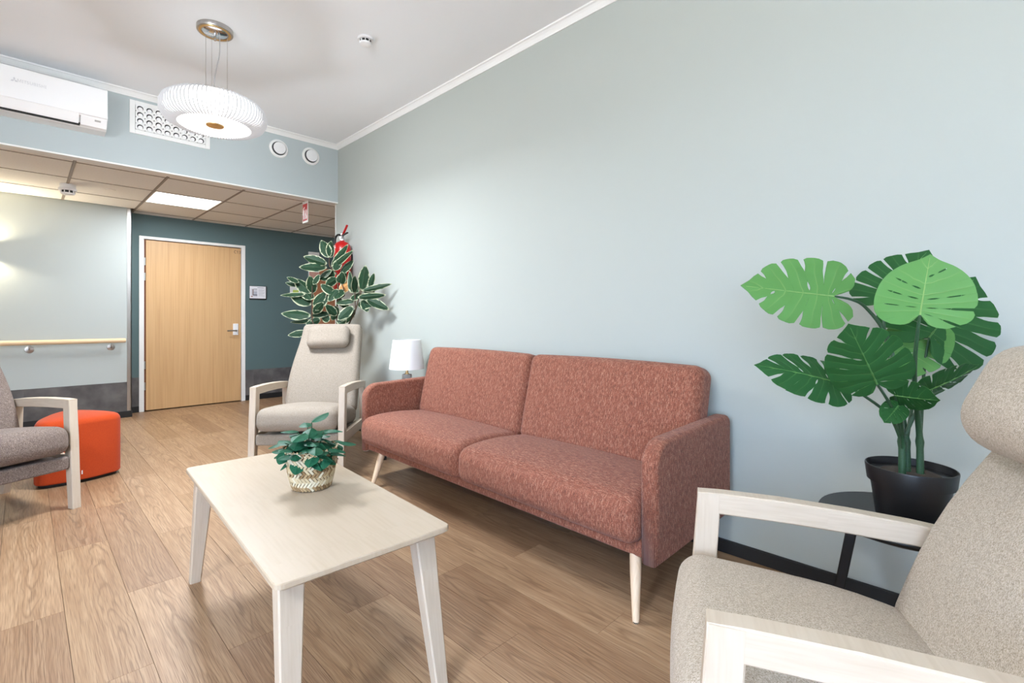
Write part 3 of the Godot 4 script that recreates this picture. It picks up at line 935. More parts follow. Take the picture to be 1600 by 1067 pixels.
	im.fill_rect(Rect2i(60, 10, 50, 4), Color(0.55, 0.55, 0.60))
	var pm := mat(Color.WHITE, 0.6)
	pm.albedo_texture = ImageTexture.create_from_image(im)
	var ns := thing("door_sign", "small framed paper sign on the dark wall beside the door", "sign", Vector3(2.252, 1.46, DARK_Z))
	part("holder_and_shadow", box(Vector3(-0.106, -0.098, 0), Vector3(0.112, 0.088, 0.012), 0.002), M.black_metal, ns)  # dark plate offset down and right to draw the sign's shadow
	part("sheet", printed(0.205, 0.165), pm, ns, at(-0.003, 0.0, 0.0135))

	var cb := thing("cork_board", "brown cork notice board on the dark wall behind the rubber plant", "notice board", Vector3(3.32, 1.43, DARK_Z + 0.001))
	part("cork_panel", box(Vector3(-0.33, -0.42, 0.0), Vector3(0.33, 0.42, 0.018), 0.003), M.cork, cb)
	var p1 := thing("wall_poster", "tall white poster pinned beside the cork board", "poster", Vector3(3.02, 1.89, DARK_Z))
	part("sheet", box(Vector3(-0.075, -0.19, 0.019), Vector3(0.075, 0.19, 0.021)), M.white, p1)
	part("heading", box(Vector3(-0.05, 0.12, 0.0208), Vector3(0.05, 0.14, 0.0215)), M.grey_plastic, p1)
	part("pink_field", box(Vector3(-0.075, -0.19, 0.0208), Vector3(0.075, -0.10, 0.0215)), mat(Color(0.86, 0.66, 0.60), 0.6), p1)
	part("backing_board", box(Vector3(-0.078, -0.195, 0.0), Vector3(0.078, 0.195, 0.019)), M.white, p1)
	var p2 := thing("wall_notice", "small white notice with a yellow-green spot on the dark wall", "notice", Vector3(2.80, 1.485, DARK_Z))
	part("sheet", box(Vector3(-0.12, -0.075, 0.0), Vector3(0.12, 0.075, 0.003)), M.white, p2)
	part("yellow_field", box(Vector3(-0.08, -0.07, 0.0028), Vector3(0.0, 0.03, 0.0036)), mat(Color(0.78, 0.85, 0.42), 0.6), p2)

func printed(w: float, h: float) -> ArrayMesh:
	var st := begin()
	var p := [Vector3(-w / 2, -h / 2, 0), Vector3(w / 2, -h / 2, 0), Vector3(w / 2, h / 2, 0), Vector3(-w / 2, h / 2, 0)]
	var uv := [Vector2(0, 1), Vector2(1, 1), Vector2(1, 0), Vector2(0, 0)]
	for i in [0, 2, 1, 0, 3, 2]:
		st.set_normal(Vector3(0, 0, 1))
		st.set_uv(uv[i])
		st.add_vertex(p[i])
	return st.commit()

func pendant(label: String, pos: Vector3) -> void:
	var t := thing("pendant_lamp", label, "pendant lamp", pos)     # pos: centre of the shade
	var up := CEIL - pos.y
	part("ceiling_canopy", lathe([Vector2(0.070, up - 0.026), Vector2(0.098, up - 0.026), Vector2(0.10, up - 0.022), Vector2(0.10, up)], 36), M.steel, t)
	part("canopy_ring", lathe([Vector2(0.074, up - 0.022), Vector2(0.075, up - 0.028), Vector2(0.088, up - 0.028), Vector2(0.090, up - 0.022)], 36), M.brass, t)
	part("canopy_plate", lathe([Vector2(0.0001, up - 0.028), Vector2(0.066, up - 0.028), Vector2(0.076, up - 0.020)], 36), M.chrome, t)
	part("cable_grip", lathe([Vector2(0.0001, up - 0.075), Vector2(0.006, up - 0.075), Vector2(0.007, up - 0.028)], 12), M.chrome, t)
	for k in 3:
		var a := TAU * k / 3.0 + 0.5
		var d := Vector3(cos(a), 0, sin(a)) * 0.068
		part("wire", tube([d + Vector3(0, 0.07, 0), d + Vector3(0, up - 0.024, 0)], 0.0012, 6), M.steel, t)
	part("power_cord", tube(curve_path([Vector3(0, 0.07, 0), Vector3(-0.004, 0.2, 0.004), Vector3(0.010, 0.3, -0.006), Vector3(0.024, 0.38, 0.0), Vector3(0.026, up - 0.025, 0.0)], 6), 0.0028, 6), M.cord, t)
	var body := [Vector2(0.0001, -0.070), Vector2(0.055, -0.071), Vector2(0.20, -0.074), Vector2(0.235, -0.070), Vector2(0.266, -0.054), Vector2(0.283, -0.024), Vector2(0.284, 0.015), Vector2(0.271, 0.047), Vector2(0.243, 0.069), Vector2(0.20, 0.077), Vector2(0.12, 0.079), Vector2(0.0001, 0.079)]
	part("diffuser", lathe(body, 64), M.lamp_glow, t)
	part("added_uplight_disc", lathe([Vector2(0.20, 0.078), Vector2(0.19, 0.084), Vector2(0.0001, 0.086)], 48), M.glow, t)  # unseen glowing disc added to brighten the ceiling above the lamp
	part("end_cap", lathe([Vector2(0.0001, -0.078), Vector2(0.048, -0.076), Vector2(0.051, -0.070), Vector2(0.05, -0.060)], 24), M.brass, t)
	var poly := PackedVector2Array()
	for q in body.slice(2, 11):
		poly.append(q)
	for k in range(10, 1, -1):
		var q: Vector2 = body[k]
		poly.append(q + (q - Vector2(0.19, 0.002)).normalized() * 0.0085)
	var fin := prism(poly, -0.0013, 0.0013)
	for k in 80:
		part("fin", fin, M.fin, t, Transform3D(Basis(Vector3.UP, TAU * k / 80.0), Vector3.ZERO))
	for k in 6:
		var l := AreaLight3D.new()
		l.name = "lamp_sidelight"
		l.area_size = Vector2(0.26, 0.12)
		l.light_energy = PENDANT_SIDE
		l.light_color = Color(0.935, 0.965, 1.0)
		l.area_range = 14.0
		l.area_attenuation = 2.0
		l.shadow_enabled = true
		l.transform = Transform3D(Basis(Vector3.UP, TAU * k / 6.0), Vector3.ZERO) * Transform3D(Basis(Vector3.RIGHT, deg_to_rad(-30.0)), Vector3(0, -0.03, -0.312))
		t.add_child(l, true)
	var d := AreaLight3D.new()
	d.name = "lamp_downlight"
	d.area_size = Vector2(0.40, 0.40)
	d.light_energy = PENDANT_ENERGY
	d.light_color = Color(0.935, 0.965, 1.0)
	d.area_range = 14.0
	d.area_attenuation = 2.0
	d.shadow_enabled = true
	d.rotation_degrees = Vector3(-90, 0, 0)
	d.position = Vector3(0, -0.084, 0)
	t.add_child(d)

func build_pendants() -> void:
	M.fin = mat(Color(0.80, 0.80, 0.81), 0.6)
	M.lamp_glow = mat(Color(0.93, 0.93, 0.92), 0.6)
	M.lamp_glow.emission_enabled = true
	M.lamp_glow.emission = Color(0.985, 0.99, 1.0)
	M.lamp_glow.emission_energy_multiplier = 0.85
	pendant("ring-shaped pendant lamp of glowing white fins on thin wires", Vector3(0.845, 2.384, -3.459))
	pendant("second ring-shaped pendant lamp, out of view left of the camera", Vector3(-1.55, 2.384, -0.5))

# ------------------------------------------------------------------ sofa (faces -x, long side along z)
func build_sofa() -> void:
	var t := thing("sofa", "terracotta two-seat sofa with slim arms and tapered wooden legs against the wall", "sofa", Vector3(1.955, 0, -1.965), deg_to_rad(-1.0))
	var L := 1.12      # half length
	# base rail and plinth frame
	var st := begin()
	add_rbox(st, Vector3(0.62, 0.075, 2.0 * L - 0.08), 0.018, 2, 1, at(-0.005, 0.2375, 0))
	part("seat_frame", st.commit(), M.terracotta, t)
	# arms: slab with rounded front top corner
	for s in [-1.0, 1.0]:
		var poly := PackedVector2Array()
		# in (x, y): x from front -0.345 to back 0.335
		poly.append(Vector2(-0.335, 0.198))
		poly.append(Vector2(0.335, 0.215))
		for k in 7:
			var a := k / 6.0 * PI / 2
			poly.append(Vector2(0.335 - 0.04 + 0.04 * cos(a), 0.665 - 0.04 + 0.04 * sin(a)))
		for k in 9:
			var a := PI / 2 + k / 8.0 * PI / 2
			poly.append(Vector2(-0.335 + 0.10 + 0.10 * cos(a), 0.652 - 0.10 + 0.10 * sin(a)))
		part("arm", soft_slab(poly, 0.07, 0.018, at(0, 0, s * (L - 0.035))), M.terracotta, t)
		part("seam", tube(outline_path(poly, 0.010, s * (L - 0.006)), 0.0022, 5), M.terracotta, t.get_child(t.get_child_count() - 1))
	for s in [-1.0, 1.0]:
		var cz: float = s * (L - 0.068) / 2.0
		var w := L - 0.068 - 0.002
		# seat cushion: big round front edge, crowned top
		var seat := rbox(Vector3(0.63, 0.195, w), 0.055, 4, 10, at(-0.065, 0.352, cz), func(p: Vector3) -> Vector3:
			var fx := p.x / 0.315
			var fz := p.z / (w / 2)
			var crown := 0.016 * (1.0 - fz * fz) * (1.0 - fx * fx)
			var up := smoothstep(-0.05, 0.0975, p.y)
			p.y += up * (crown - 0.025 * clampf(fx + 0.2, 0.0, 1.0) - 0.022 * pow(clampf(-fx - 0.45, 0.0, 1.0) / 0.55, 2.0))
			if p.x < 0:
				p.x -= 0.016 * clampf(-fx, 0.0, 1.0) * (1.0 - pow(clampf(p.y / 0.1, -1.0, 1.0), 2.0)) * (1.0 - 0.6 * fz * fz)
			return p)
		part("seat_cushion", seat, M.terracotta, t)
		# back cushion, leaning
		var back := rbox(Vector3(0.155, 0.50, w), 0.05, 4, 10, Transform3D(Basis(Vector3(0, 0, 1), -0.24), Vector3(0.195, 0.635, cz)), func(p: Vector3) -> Vector3:
			var fy := p.y / 0.25
			var fz := p.z / (w / 2)
			if p.x < 0:
				p.x -= 0.020 * (1.0 - fy * fy) * (1.0 - fz * fz)
			if p.y > 0:
				p.y += 0.008 * (1.0 - fz * fz)
			return p)
		part("back_cushion", back, M.terracotta, t)
	part("back_frame", rbox(Vector3(0.05, 0.40, 2.0 * L - 0.14), 0.015, 2, 1, Transform3D(Basis(Vector3(0, 0, 1), -0.14), Vector3(0.285, 0.42, 0))), M.terracotta, t)
	for sx in [-1.0, 1.0]:
		for sz in [-1.0, 1.0]:
			var top := Vector3(-0.29 if sx < 0 else 0.26, 0.205, 1.005 if sz > 0 else -0.91)
			var foot := Vector3(-0.378 if sx < 0 else 0.30, 0.0, 1.06 if sz > 0 else -0.885)
			var leg := part("leg", tube([top, top.lerp(foot, 0.25), foot + Vector3(0, 0.006, 0), foot], [0.022, 0.0215, 0.0125, 0.011], 14), M.leg_wood, t)
			part("foot_pad", lathe([Vector2(0.0001, 0.0), Vector2(0.011, 0.0), Vector2(0.0118, 0.006)], 12, at(foot.x, 0.0, foot.z)), M.black, leg)

func outline_path(poly: PackedVector2Array, inset: float, z: float) -> Array:
	var out := []
	var q := Geometry2D.offset_polygon(poly, -inset)[0]
	for p in q:
		out.append(Vector3(p.x, p.y, z))
	out.append(Vector3(q[0].x, q[0].y, z))
	return out

# slab of an outline in (x, y), thickness along z, with softened rims
func soft_slab(poly: PackedVector2Array, thick: float, r: float, xf: Transform3D) -> ArrayMesh:
	if Geometry2D.is_polygon_clockwise(poly):
		poly.reverse()
	var st := begin()
	var n := poly.size()
	var nor := PackedVector2Array()
	for i in n:
		var a := (poly[i] - poly[(i + n - 1) % n]).normalized()
		var b := (poly[(i + 1) % n] - poly[i]).normalized()
		var m := (Vector2(a.y, -a.x) + Vector2(b.y, -b.x)).normalized()
		nor.append(m / maxf(0.5, m.dot(Vector2(a.y, -a.x))))
	var rings := []
	for side in [-1.0, 1.0]:
		for k in 4:
			var a := (k / 3.0 if side < 0 else 1.0 - k / 3.0) * PI / 2
			var ring := []
			var ins := r * (1.0 - sin(a))
			var z: float = side * (thick / 2 - r + r * cos(a))
			for i in n:
				var p := poly[i] - nor[i] * ins
				ring.append(xf * Vector3(p.x, p.y, z))
			rings.append(ring)
	for k in rings.size() - 1:
		for i in n:
			var j := (i + 1) % n
			flat_quad(st, rings[k][i], rings[k][j], rings[k + 1][j], rings[k + 1][i])
	for e in [0, rings.size() - 1]:
		var c := ring_center(rings[e])
		for i in n:
			var a: Vector3 = rings[e][i]
			var b: Vector3 = rings[e][(i + 1) % n]
			if e == 0:
				flat_tri(st, c, b, a)
			else:
				flat_tri(st, c, a, b)
	return smooth_commit(st)

func flat_tri(st: SurfaceTool, a: Vector3, b: Vector3, c: Vector3) -> void:
	var n := (b - a).cross(c - a).normalized()
	tri(st, a, b, c, n, n, n)

# ------------------------------------------------------------------ coffee table
func build_coffee_table() -> void:
	var t := thing("coffee_table", "pale birch coffee table with splayed tapered legs on the wooden floor", "table", Vector3(0.688, 0, -1.765), deg_to_rad(-3.0))
	var w := 0.248
	var l := 0.602
	var H := 0.48
	var ring := func(ins: float, y: float) -> Array:
		var out := []
		var r := 0.022
		for c in [[1, -1, -PI / 2], [1, 1, 0.0], [-1, 1, PI / 2], [-1, -1, PI]]:
			for k in 5:
				var a: float = c[2] + k / 4.0 * PI / 2
				out.append(Vector3(c[0] * (w - r) + (r - ins * 0.3) * cos(a) - c[0] * ins * 0.7, y, c[1] * (l - r) + (r - ins * 0.3) * sin(a) - c[1] * ins * 0.7))
		out.reverse()
		return out
	var st := begin()
	add_loft(st, [ring.call(0.014, H - 0.024), ring.call(0.0, H - 0.014), ring.call(0.0, H - 0.0025), ring.call(0.0025, H)])
	part("table_top", st.commit(), M.table_wood, t)
	var ap := begin()
	for s in [-1.0, 1.0]:
		add_box(ap, Vector3(s * 0.165 - 0.009, H - 0.062, -0.50), Vector3(s * 0.165 + 0.009, H - 0.023, 0.50), 0.002)
		add_box(ap, Vector3(-0.165, H - 0.062, s * 0.50 - 0.009), Vector3(0.165, H - 0.023, s * 0.50 + 0.009), 0.002)
	part("apron", ap.commit(), M.birch, t)
	for sx in [-1.0, 1.0]:
		for sz in [-1.0, 1.0]:
			var a := Vector3(sx * 0.192, H - 0.0235, sz * 0.520)
			var b := Vector3(sx * 0.215, 0.0, sz * 0.592)
			var lg := begin()
			add_loft(lg, [rect_ring(b, Vector3(0, 0, 1), Vector3(1, 0, 0), 0.036, 0.040, 0.004), rect_ring(a, Vector3(0, 0, 1), Vector3(1, 0, 0), 0.052, 0.066, 0.004)])
			part("leg", lg.commit(), M.birch, t)

# ------------------------------------------------------------------ armchairs (face local +z)
func build_armchair(label: String, fabric: Material, pos: Vector3, turn: float, pillow_drop: float, pillow_shift: float, pillow_size: Vector3) -> void:
	var t := thing("armchair", label, "armchair", pos, turn, "wooden-armed lounge chairs")
	var hw := 0.30
	var X := Vector3(1, 0, 0)
	var Z := Vector3(0, 0, 1)
	var Yv := Vector3(0, 1, 0)
	for s in [-1.0, 1.0]:
		# front leg runs up into the arm
		var st := begin()
		add_loft(st, [rect_ring(Vector3(s * hw, 0, 0.318), Z, X, 0.048, 0.042, 0.003), rect_ring(Vector3(s * hw, 0.40, 0.290), Z, X, 0.060, 0.044, 0.003), rect_ring(Vector3(s * hw, 0.629, 0.274), Z, X, 0.058, 0.0428, 0.003)])
		part("front_leg", st.commit(), M.birch, t)
		# arm rest, sloping gently down to the back
		st = begin()
		var rings := []
		for p in [[0.3035, 0.6025, 0.055], [0.24, 0.604, 0.056], [0.10, 0.602, 0.056], [-0.05, 0.595, 0.054], [-0.18, 0.585, 0.052], [-0.27, 0.574, 0.050]]:
			rings.append(rect_ring(Vector3(s * (hw + (0.0 if p[0] > -0.05 else 0.0)), p[1], p[0]), X, Yv, 0.0425, p[2], 0.0035))
		rings.reverse()
		add_loft(st, rings)
		part("arm_rest", st.commit(), M.birch_arm, t)
		# back leg
		st = begin()
		add_loft(st, [rect_ring(Vector3(s * hw, 0, -0.385), Z, X, 0.040, 0.038, 0.003), rect_ring(Vector3(s * hw, 0.30, -0.262), Z, X, 0.052, 0.040, 0.003), rect_ring(Vector3(s * hw, 0.575, -0.243), Z, X, 0.046, 0.040, 0.003)])
		part("back_leg", st.commit(), M.birch, t)
		part("side_rail", box(Vector3(s * hw - 0.014, 0.235, -0.262), Vector3(s * hw + 0.014, 0.305, 0.288), 0.003), M.birch_arm, t)
	part("front_rail", rbox(Vector3(2 * hw - 0.045, 0.075, 0.045), 0.014, 3, 1, at(0, 0.268, 0.298)), fabric, t)
	part("under_frame", rbox(Vector3(2 * hw - 0.05, 0.05, 0.50), 0.012, 2, 1, at(0, 0.262, 0.02)), fabric, t)
	var sw := 2 * hw - 0.052
	var seat := rbox(Vector3(sw, 0.155, 0.56), 0.055, 4, 8, Transform3D(Basis(X, -0.09), Vector3(0, 0.382, 0.072)), func(p: Vector3) -> Vector3:
		var fx := p.x / (sw / 2)
		var fz := p.z / 0.28
		if p.y > 0:
			p.y += 0.026 * (1.0 - fx * fx) * (1.0 - 0.5 * fz * fz) - 0.035 * pow(clampf(-fz, 0.0, 1.0), 2.0)
		if p.z > 0:
			p.z += 0.014 * (1.0 - fx * fx) * (1.0 - pow(p.y / 0.08, 2.0))
		return p)
	part("seat", seat, fabric, t)
	# back: leans 26 degrees, a little narrower at the top, bowed forward at the lumbar
	var lean := Transform3D(Basis(X, -0.46), Vector3(0, 0.395, -0.105))
	var bh := 0.755
	var back := rbox(Vector3(sw, bh, 0.115), 0.045, 4, 10, lean * at(0, bh / 2, -0.0575), func(p: Vector3) -> Vector3:
		var v := p.y / bh + 0.5
		p.x *= 1.0 - 0.12 * smoothstep(0.25, 1.0, v)
		p.z += 0.030 * sin(PI * clampf(v * 1.25, 0.0, 1.0)) - 0.010 * (p.x / (sw / 2)) * (p.x / (sw / 2))
		return p)
	part("backrest", back, fabric, t)
	var pl := lean * Transform3D(Basis(Vector3(0, 0, 1), 0.03), Vector3(pillow_shift, bh - pillow_drop, 0.012 + pillow_size.z * 0.40))
	var pil := rbox(pillow_size, 0.075 if pillow_size.z > 0.15 else 0.05, 4, 8, pl, func(p: Vector3) -> Vector3:
		var fx := p.x / (pillow_size.x / 2)
		var k := 1.0 - 0.28 * pow(absf(fx), 4.0)
		p.y *= 0.90 + 0.10 * k
		p.z *= k
		return p)
	var pn := part("head_pillow", pil, fabric, t)
	part("strap", rbox(Vector3(0.035, 0.10, 0.004), 0.0015, 1, 1, lean * Transform3D(Basis(X, 0.0), Vector3(pillow_shift, bh + 0.004 - 0.05, -0.118))), fabric, pn)

func build_armchairs() -> void:
	M.birch_arm = timber(Color(0.775, 0.715, 0.64), Color(0.715, 0.645, 0.56), 0.35, 36, 0.42, 0.9, true)
	build_armchair("light oat fabric armchair with head pillow standing before the rubber plant", M.oat, Vector3(1.531, 0, -3.617), atan2(-0.671, 0.74), 0.16, 0.012, Vector3(0.335, 0.19, 0.11))
	build_armchair("large beige fabric armchair in the right foreground", M.beige, Vector3(1.161, 0, -0.171), atan2(-0.42, -0.907), 0.185, 0.0, Vector3(0.35, 0.225, 0.165))
	build_armchair("brown-grey speckled armchair cut by the left edge beside the orange pouf", M.taupe, Vector3(-0.197, 0, -3.957), atan2(0.42, 0.907), 0.15, 0.0, Vector3(0.335, 0.19, 0.11))

func build_pouf() -> void:
	var t := thing("pouf", "orange upholstered pouf with rounded corners near the corridor wall", "pouf", Vector3(0.248, 0, -4.545))
	# rounded three-cornered outline
	var poly := []
	var corners := [Vector2(-0.165, 0.185), Vector2(0.215, 0.115), Vector2(-0.02, -0.255)]
	var rad := 0.075
	for i in 3:
		var c: Vector2 = corners[i]
		var prev: Vector2 = corners[(i + 2) % 3]
		var nxt: Vector2 = corners[(i + 1) % 3]
		var d0 := (c - prev).normalized()
		var d1 := (nxt - c).normalized()
		var a0 := Vector2(d0.y, -d0.x).angle() + 0.25
		var a1 := Vector2(d1.y, -d1.x).angle() - 0.25
		# outline runs counter-clockwise seen from below; normals point outward
		a0 = Vector2(-d0.y, d0.x).angle() - 0.22
		a1 = Vector2(-d1.y, d1.x).angle() + 0.22
		var dif := wrapf(a1 - a0, -PI, PI)
		var ctr := c * 0.78
		for k in 9:
			var a := a0 + dif * k / 8.0
			poly.append(ctr + Vector2(cos(a), sin(a)) * rad)
		# bowed side to the next corner
		var p0: Vector2 = ctr + Vector2(cos(a1), sin(a1)) * rad
		var d2 := d1
		var nn: Vector2 = corners[(i + 2) % 3]
		var d3 := (nn - nxt).normalized()
		var q0 := Vector2(-d1.y, d1.x).angle() - 0.22
		var p1: Vector2 = nxt * 0.78 + Vector2(cos(q0), sin(q0)) * rad
		var bow := Vector2(-d2.y, d2.x) * 0.030
		for k in range(1, 8):
			var s := k / 8.0
			poly.append(p0.lerp(p1, s) + bow * 4.0 * s * (1.0 - s))
	var H := 0.435
	var st := begin()
	var rings := []
	for e in [[0.006, 0.022], [0.0, 0.032], [0.0, 0.2], [0.0, H - 0.045], [0.004, H - 0.03], [0.015, H - 0.014], [0.035, H - 0.004], [0.09, H + 0.004], [0.17, H + 0.008]]:
		var ring := []
		for p in poly:
			var q: Vector2 = p - p.normalized() * e[0]
			ring.append(Vector3(q.x, e[1], q.y))
		rings.append(ring)
	if not ring_faces_out(rings[0]):
		for r in rings:
			r.reverse()
	for k in rings.size() - 1:
		for i in poly.size():
			var j: int = (i + 1) % poly.size()
			flat_quad(st, rings[k][i], rings[k][j], rings[k + 1][j], rings[k + 1][i])
	var c := ring_center(rings[-1])
	for i in poly.size():
		flat_tri(st, c, rings[-1][i], rings[-1][(i + 1) % poly.size()])
	part("cover", smooth_commit(st), M.orange, t)
	var b := begin()
	var r0 := []
	var r1 := []
	for p in rings[0]:
		r0.append(Vector3(p.x * 0.93, 0.0, p.z * 0.93))
		r1.append(Vector3(p.x * 0.93, 0.0225, p.z * 0.93))
	add_loft(b, [r0, r1])
	part("base", b.commit(), M.black, t)
	part("fabric_tag", rbox(Vector3(0.020, 0.026, 0.022), 0.0006, 1, 1, Transform3D(Basis(Vector3.UP, 0.2), Vector3(0.032, 0.072, 0.208))), M.white, t)

func ring_faces_out(r: Array) -> bool:   # true when the ring, lofted upward, shows its outside
	var c := ring_center(r)
	var a: Vector3 = r[0]
	var b: Vector3 = r[1]
	return (b - a).cross(Vector3.UP).dot(a - c) > 0

# ------------------------------------------------------------------ side tables and lamp
func side_table(label: String, pos: Vector3, r: float, h: float, turn: float) -> void:
	var t := thing("side_table", label, "side table", pos, turn, "round black side tables")
	part("table_top", lathe([Vector2(0.0001, h - 0.018), Vector2(r - 0.008, h - 0.018), Vector2(r, h - 0.010), Vector2(r, h - 0.004), Vector2(r - 0.003, h), Vector2(0.0001, h)], 48), M.black_metal, t)
	for k in 3:
		var a := TAU * k / 3.0
		var d := Vector3(cos(a), 0, sin(a))
		var e := Vector3(-sin(a), 0, cos(a))
		var st := begin()
		add_loft(st, [rect_ring(d * (r - 0.02), e, d, 0.026, 0.026, 0.003), rect_ring(d * (r * 0.55) + Vector3(0, h - 0.017, 0), e, d, 0.036, 0.030, 0.003)])
		part("leg", st.commit(), M.black, t)

func build_side_tables() -> void:
	side_table("round black side table under the monstera pot", Vector3(1.875, 0, -0.185), 0.22, 0.5, 1.658)
	side_table("small black side table tucked between sofa arm and oat armchair, carrying the lamp", Vector3(2.12, 0, -3.28), 0.18, 0.45, 2.6)

func build_table_lamp() -> void:
	var t := thing("table_lamp", "small table lamp with white cone shade and grey base behind the sofa arm", "lamp", Vector3(2.10, 0.45, -3.23))
	part("base", lathe([Vector2(0.0001, 0.0), Vector2(0.036, 0.0), Vector2(0.038, 0.004), Vector2(0.038, 0.214), Vector2(0.035, 0.220), Vector2(0.0001, 0.221)], 28), M.concrete, t)
	part("neck", lathe([Vector2(0.018, 0.220), Vector2(0.018, 0.226), Vector2(0.010, 0.230), Vector2(0.009, 0.275), Vector2(0.0001, 0.276)], 16), M.brass, t)
	part("shade", lathe([Vector2(0.134, 0.262), Vector2(0.136, 0.262), Vector2(0.136, 0.268), Vector2(0.108, 0.482), Vector2(0.108, 0.486), Vector2(0.106, 0.486), Vector2(0.134, 0.264)], 40), M.shade, t)
	var sp := begin()
	for k in 3:
		var a := TAU * k / 3.0
		add_tube(sp, [Vector3(0, 0.27, 0), Vector3(cos(a) * 0.108, 0.478, sin(a) * 0.108)], 0.0015, 5)
	part("shade_carrier", sp.commit(), M.steel, t)

# ------------------------------------------------------------------ plants
func v3(a, i := 0) -> Vector3:
	return Vector3(a[i], a[i + 1], a[i + 2])

# monstera leaf: heart-shaped blade split into lobes along its side veins, with small holes near the midrib
func monstera_leaf(length: float, width: float, sd: int, slits: float, deep: bool, turned: bool) -> ArrayMesh:
	var r := RandomNumberGenerator.new()
	r.seed = sd
	# glossy dark upper face, pale underside, the same on every leaf
	var body := Color(0.022, 0.088, 0.026)
	var vein := Color(0.075, 0.20, 0.06)
	var under := Color(0.105, 0.255, 0.072)
	var under_vein := Color(0.22, 0.37, 0.125)
	# half outline from the sinus round to the tip: x across (of half width), y along (of length)
	var outline := [Vector2(0.05, 0.00), Vector2(0.14, -0.13), Vector2(0.42, -0.20), Vector2(0.74, -0.15), Vector2(0.95, 0.0), Vector2(1.0, 0.18), Vector2(0.98, 0.36), Vector2(0.90, 0.54), Vector2(0.75, 0.70), Vector2(0.50, 0.84), Vector2(0.20, 0.935), Vector2(0.0, 1.03)]
	var midr := [0.0, 0.0, 0.005, 0.03, 0.07, 0.13, 0.22, 0.33, 0.46, 0.61, 0.77, 0.97]
	var st := begin()
	var low := begin()
	var fold := r.randf_range(0.08, 0.20)
	var droop := r.randf_range(0.03, 0.16) * (0.25 if turned else 1.0)
	var lobes := 6
	var cuts := [0.0, 3.1, 4.9, 6.4, 7.8, 9.2, 11.0]
	var open := []
	for k in 14:
		open.append([r.randf() < slits, r.randf_range(0.26, 0.5) if deep else r.randf_range(0.34, 0.6), r.randf() < 0.4, r.randf_range(0.8, 1.3)])
	for side in [-1.0, 1.0]:
		for k in lobes:
			var s0: float = cuts[k]
			var s1: float = cuts[k + 1]
			# the cut before and after this lobe, shared with its neighbours
			var first: Array = open[k + (7 if side > 0 else 0)]
			var next: Array = open[k + 1 + (7 if side > 0 else 0)]
			var cols := [0.0, 0.2, 0.40, 0.47, 0.5, 0.53, 0.60, 0.8, 1.0]
			var rows := [0.0, 0.08, 0.16, 0.24, 0.34, 0.44, 0.52, 0.60, 0.70, 0.80, 0.90, 1.0]
			var grid := []
			for t in rows:
				var row := []
				for cidx in cols.size():
					var c: float = cols[cidx]
					var gaps := [0.0, 0.0]
					for q in 2:
						var o: Array = [first, next][q]
						if o[0] and t > o[1]:
							gaps[q] = 0.115 * o[3] * smoothstep(0.0, 0.30, t - o[1])
						if o[2] and t > 0.15 and t < 0.30:
							gaps[q] = maxf(gaps[q], 0.10)
						if not o[0] and o[2] and t > 0.5 and t < 0.75:
							gaps[q] = maxf(gaps[q], 0.07)
					var lo: float = s0 + (gaps[0] if k > 0 else 0.0)
					var hi: float = s1 - (gaps[1] if k < lobes - 1 else 0.0)
					var s := lerpf(lo, hi, c)
					var i := clampi(int(s), 0, 10)
					var f := s - i
					var o: Vector2 = (outline[i] as Vector2).cubic_interpolate(outline[i + 1], outline[maxi(i - 1, 0)], outline[mini(i + 2, 11)], f)
					var my: float = lerpf(midr[i], midr[i + 1], f)
					# lobes round off at their ends
					var tt: float = t
					if t > 0.6 and ((c < 0.5 and first[0] and k > 0) or (c > 0.5 and next[0] and k < lobes - 1)):
						tt = t - 0.05 * pow(absf(c - 0.5) * 2.0, 4.0) * (t - 0.6) / 0.4
					var x := o.x * tt
					var y := lerpf(my, o.y, pow(tt, 1.25))
					row.append([Vector2(x, y), c, tt])
				grid.append(row)
			var place := func(e: Array) -> Vector3:
				var p: Vector2 = e[0]
				var w := absf(p.x)
				var z := -fold * w * width * 0.5 - droop * length * p.y * p.y + 0.012 * length * sin(w * 9.0 + k * 1.7) * w
				var crease := 0.006 * length * (1.0 - clampf(absf(e[1] - 0.5) * 5.0, 0.0, 1.0))
				return Vector3(side * p.x * width / 2, p.y * length, z - crease)
			for a in rows.size() - 1:
				for b in cols.size() - 1:
					var e := [grid[a][b], grid[a][b + 1], grid[a + 1][b + 1], grid[a + 1][b]]
					var p := []
					for q in e:
						p.append(place.call(q))
					var order := [0, 1, 2, 0, 2, 3] if side < 0 else [0, 2, 1, 0, 3, 2]
					for i in order:
						var q: Array = e[i]
						var vv := 1.0 - clampf(absf(q[1] - 0.5) / 0.035, 0.0, 1.0)
						st.set_color(body.lerp(vein, vv * clampf(1.0 - q[2] * 0.9, 0.0, 1.0) * 0.9))
						st.add_vertex(p[i])
					for i in [order[0], order[2], order[1], order[3], order[5], order[4]]:
						var q: Array = e[i]
						var vv := 1.0 - clampf(absf(q[1] - 0.5) / 0.035, 0.0, 1.0)
						low.set_color(under.lerp(under_vein, vv * clampf(1.0 - q[2] * 0.9, 0.0, 1.0) * 0.9))
						low.add_vertex(p[i] - Vector3(0, 0, 0.0009))
	# midrib
	var path := []
	for i in 9:
		var y := i / 8.0 * 0.97
		path.append(Vector3(0, y * length, -droop * length * y * y + 0.001))
	var m := smooth_sheet(st)
	m.add_surface_from_arrays(Mesh.PRIMITIVE_TRIANGLES, smooth_sheet(low).surface_get_arrays(0))
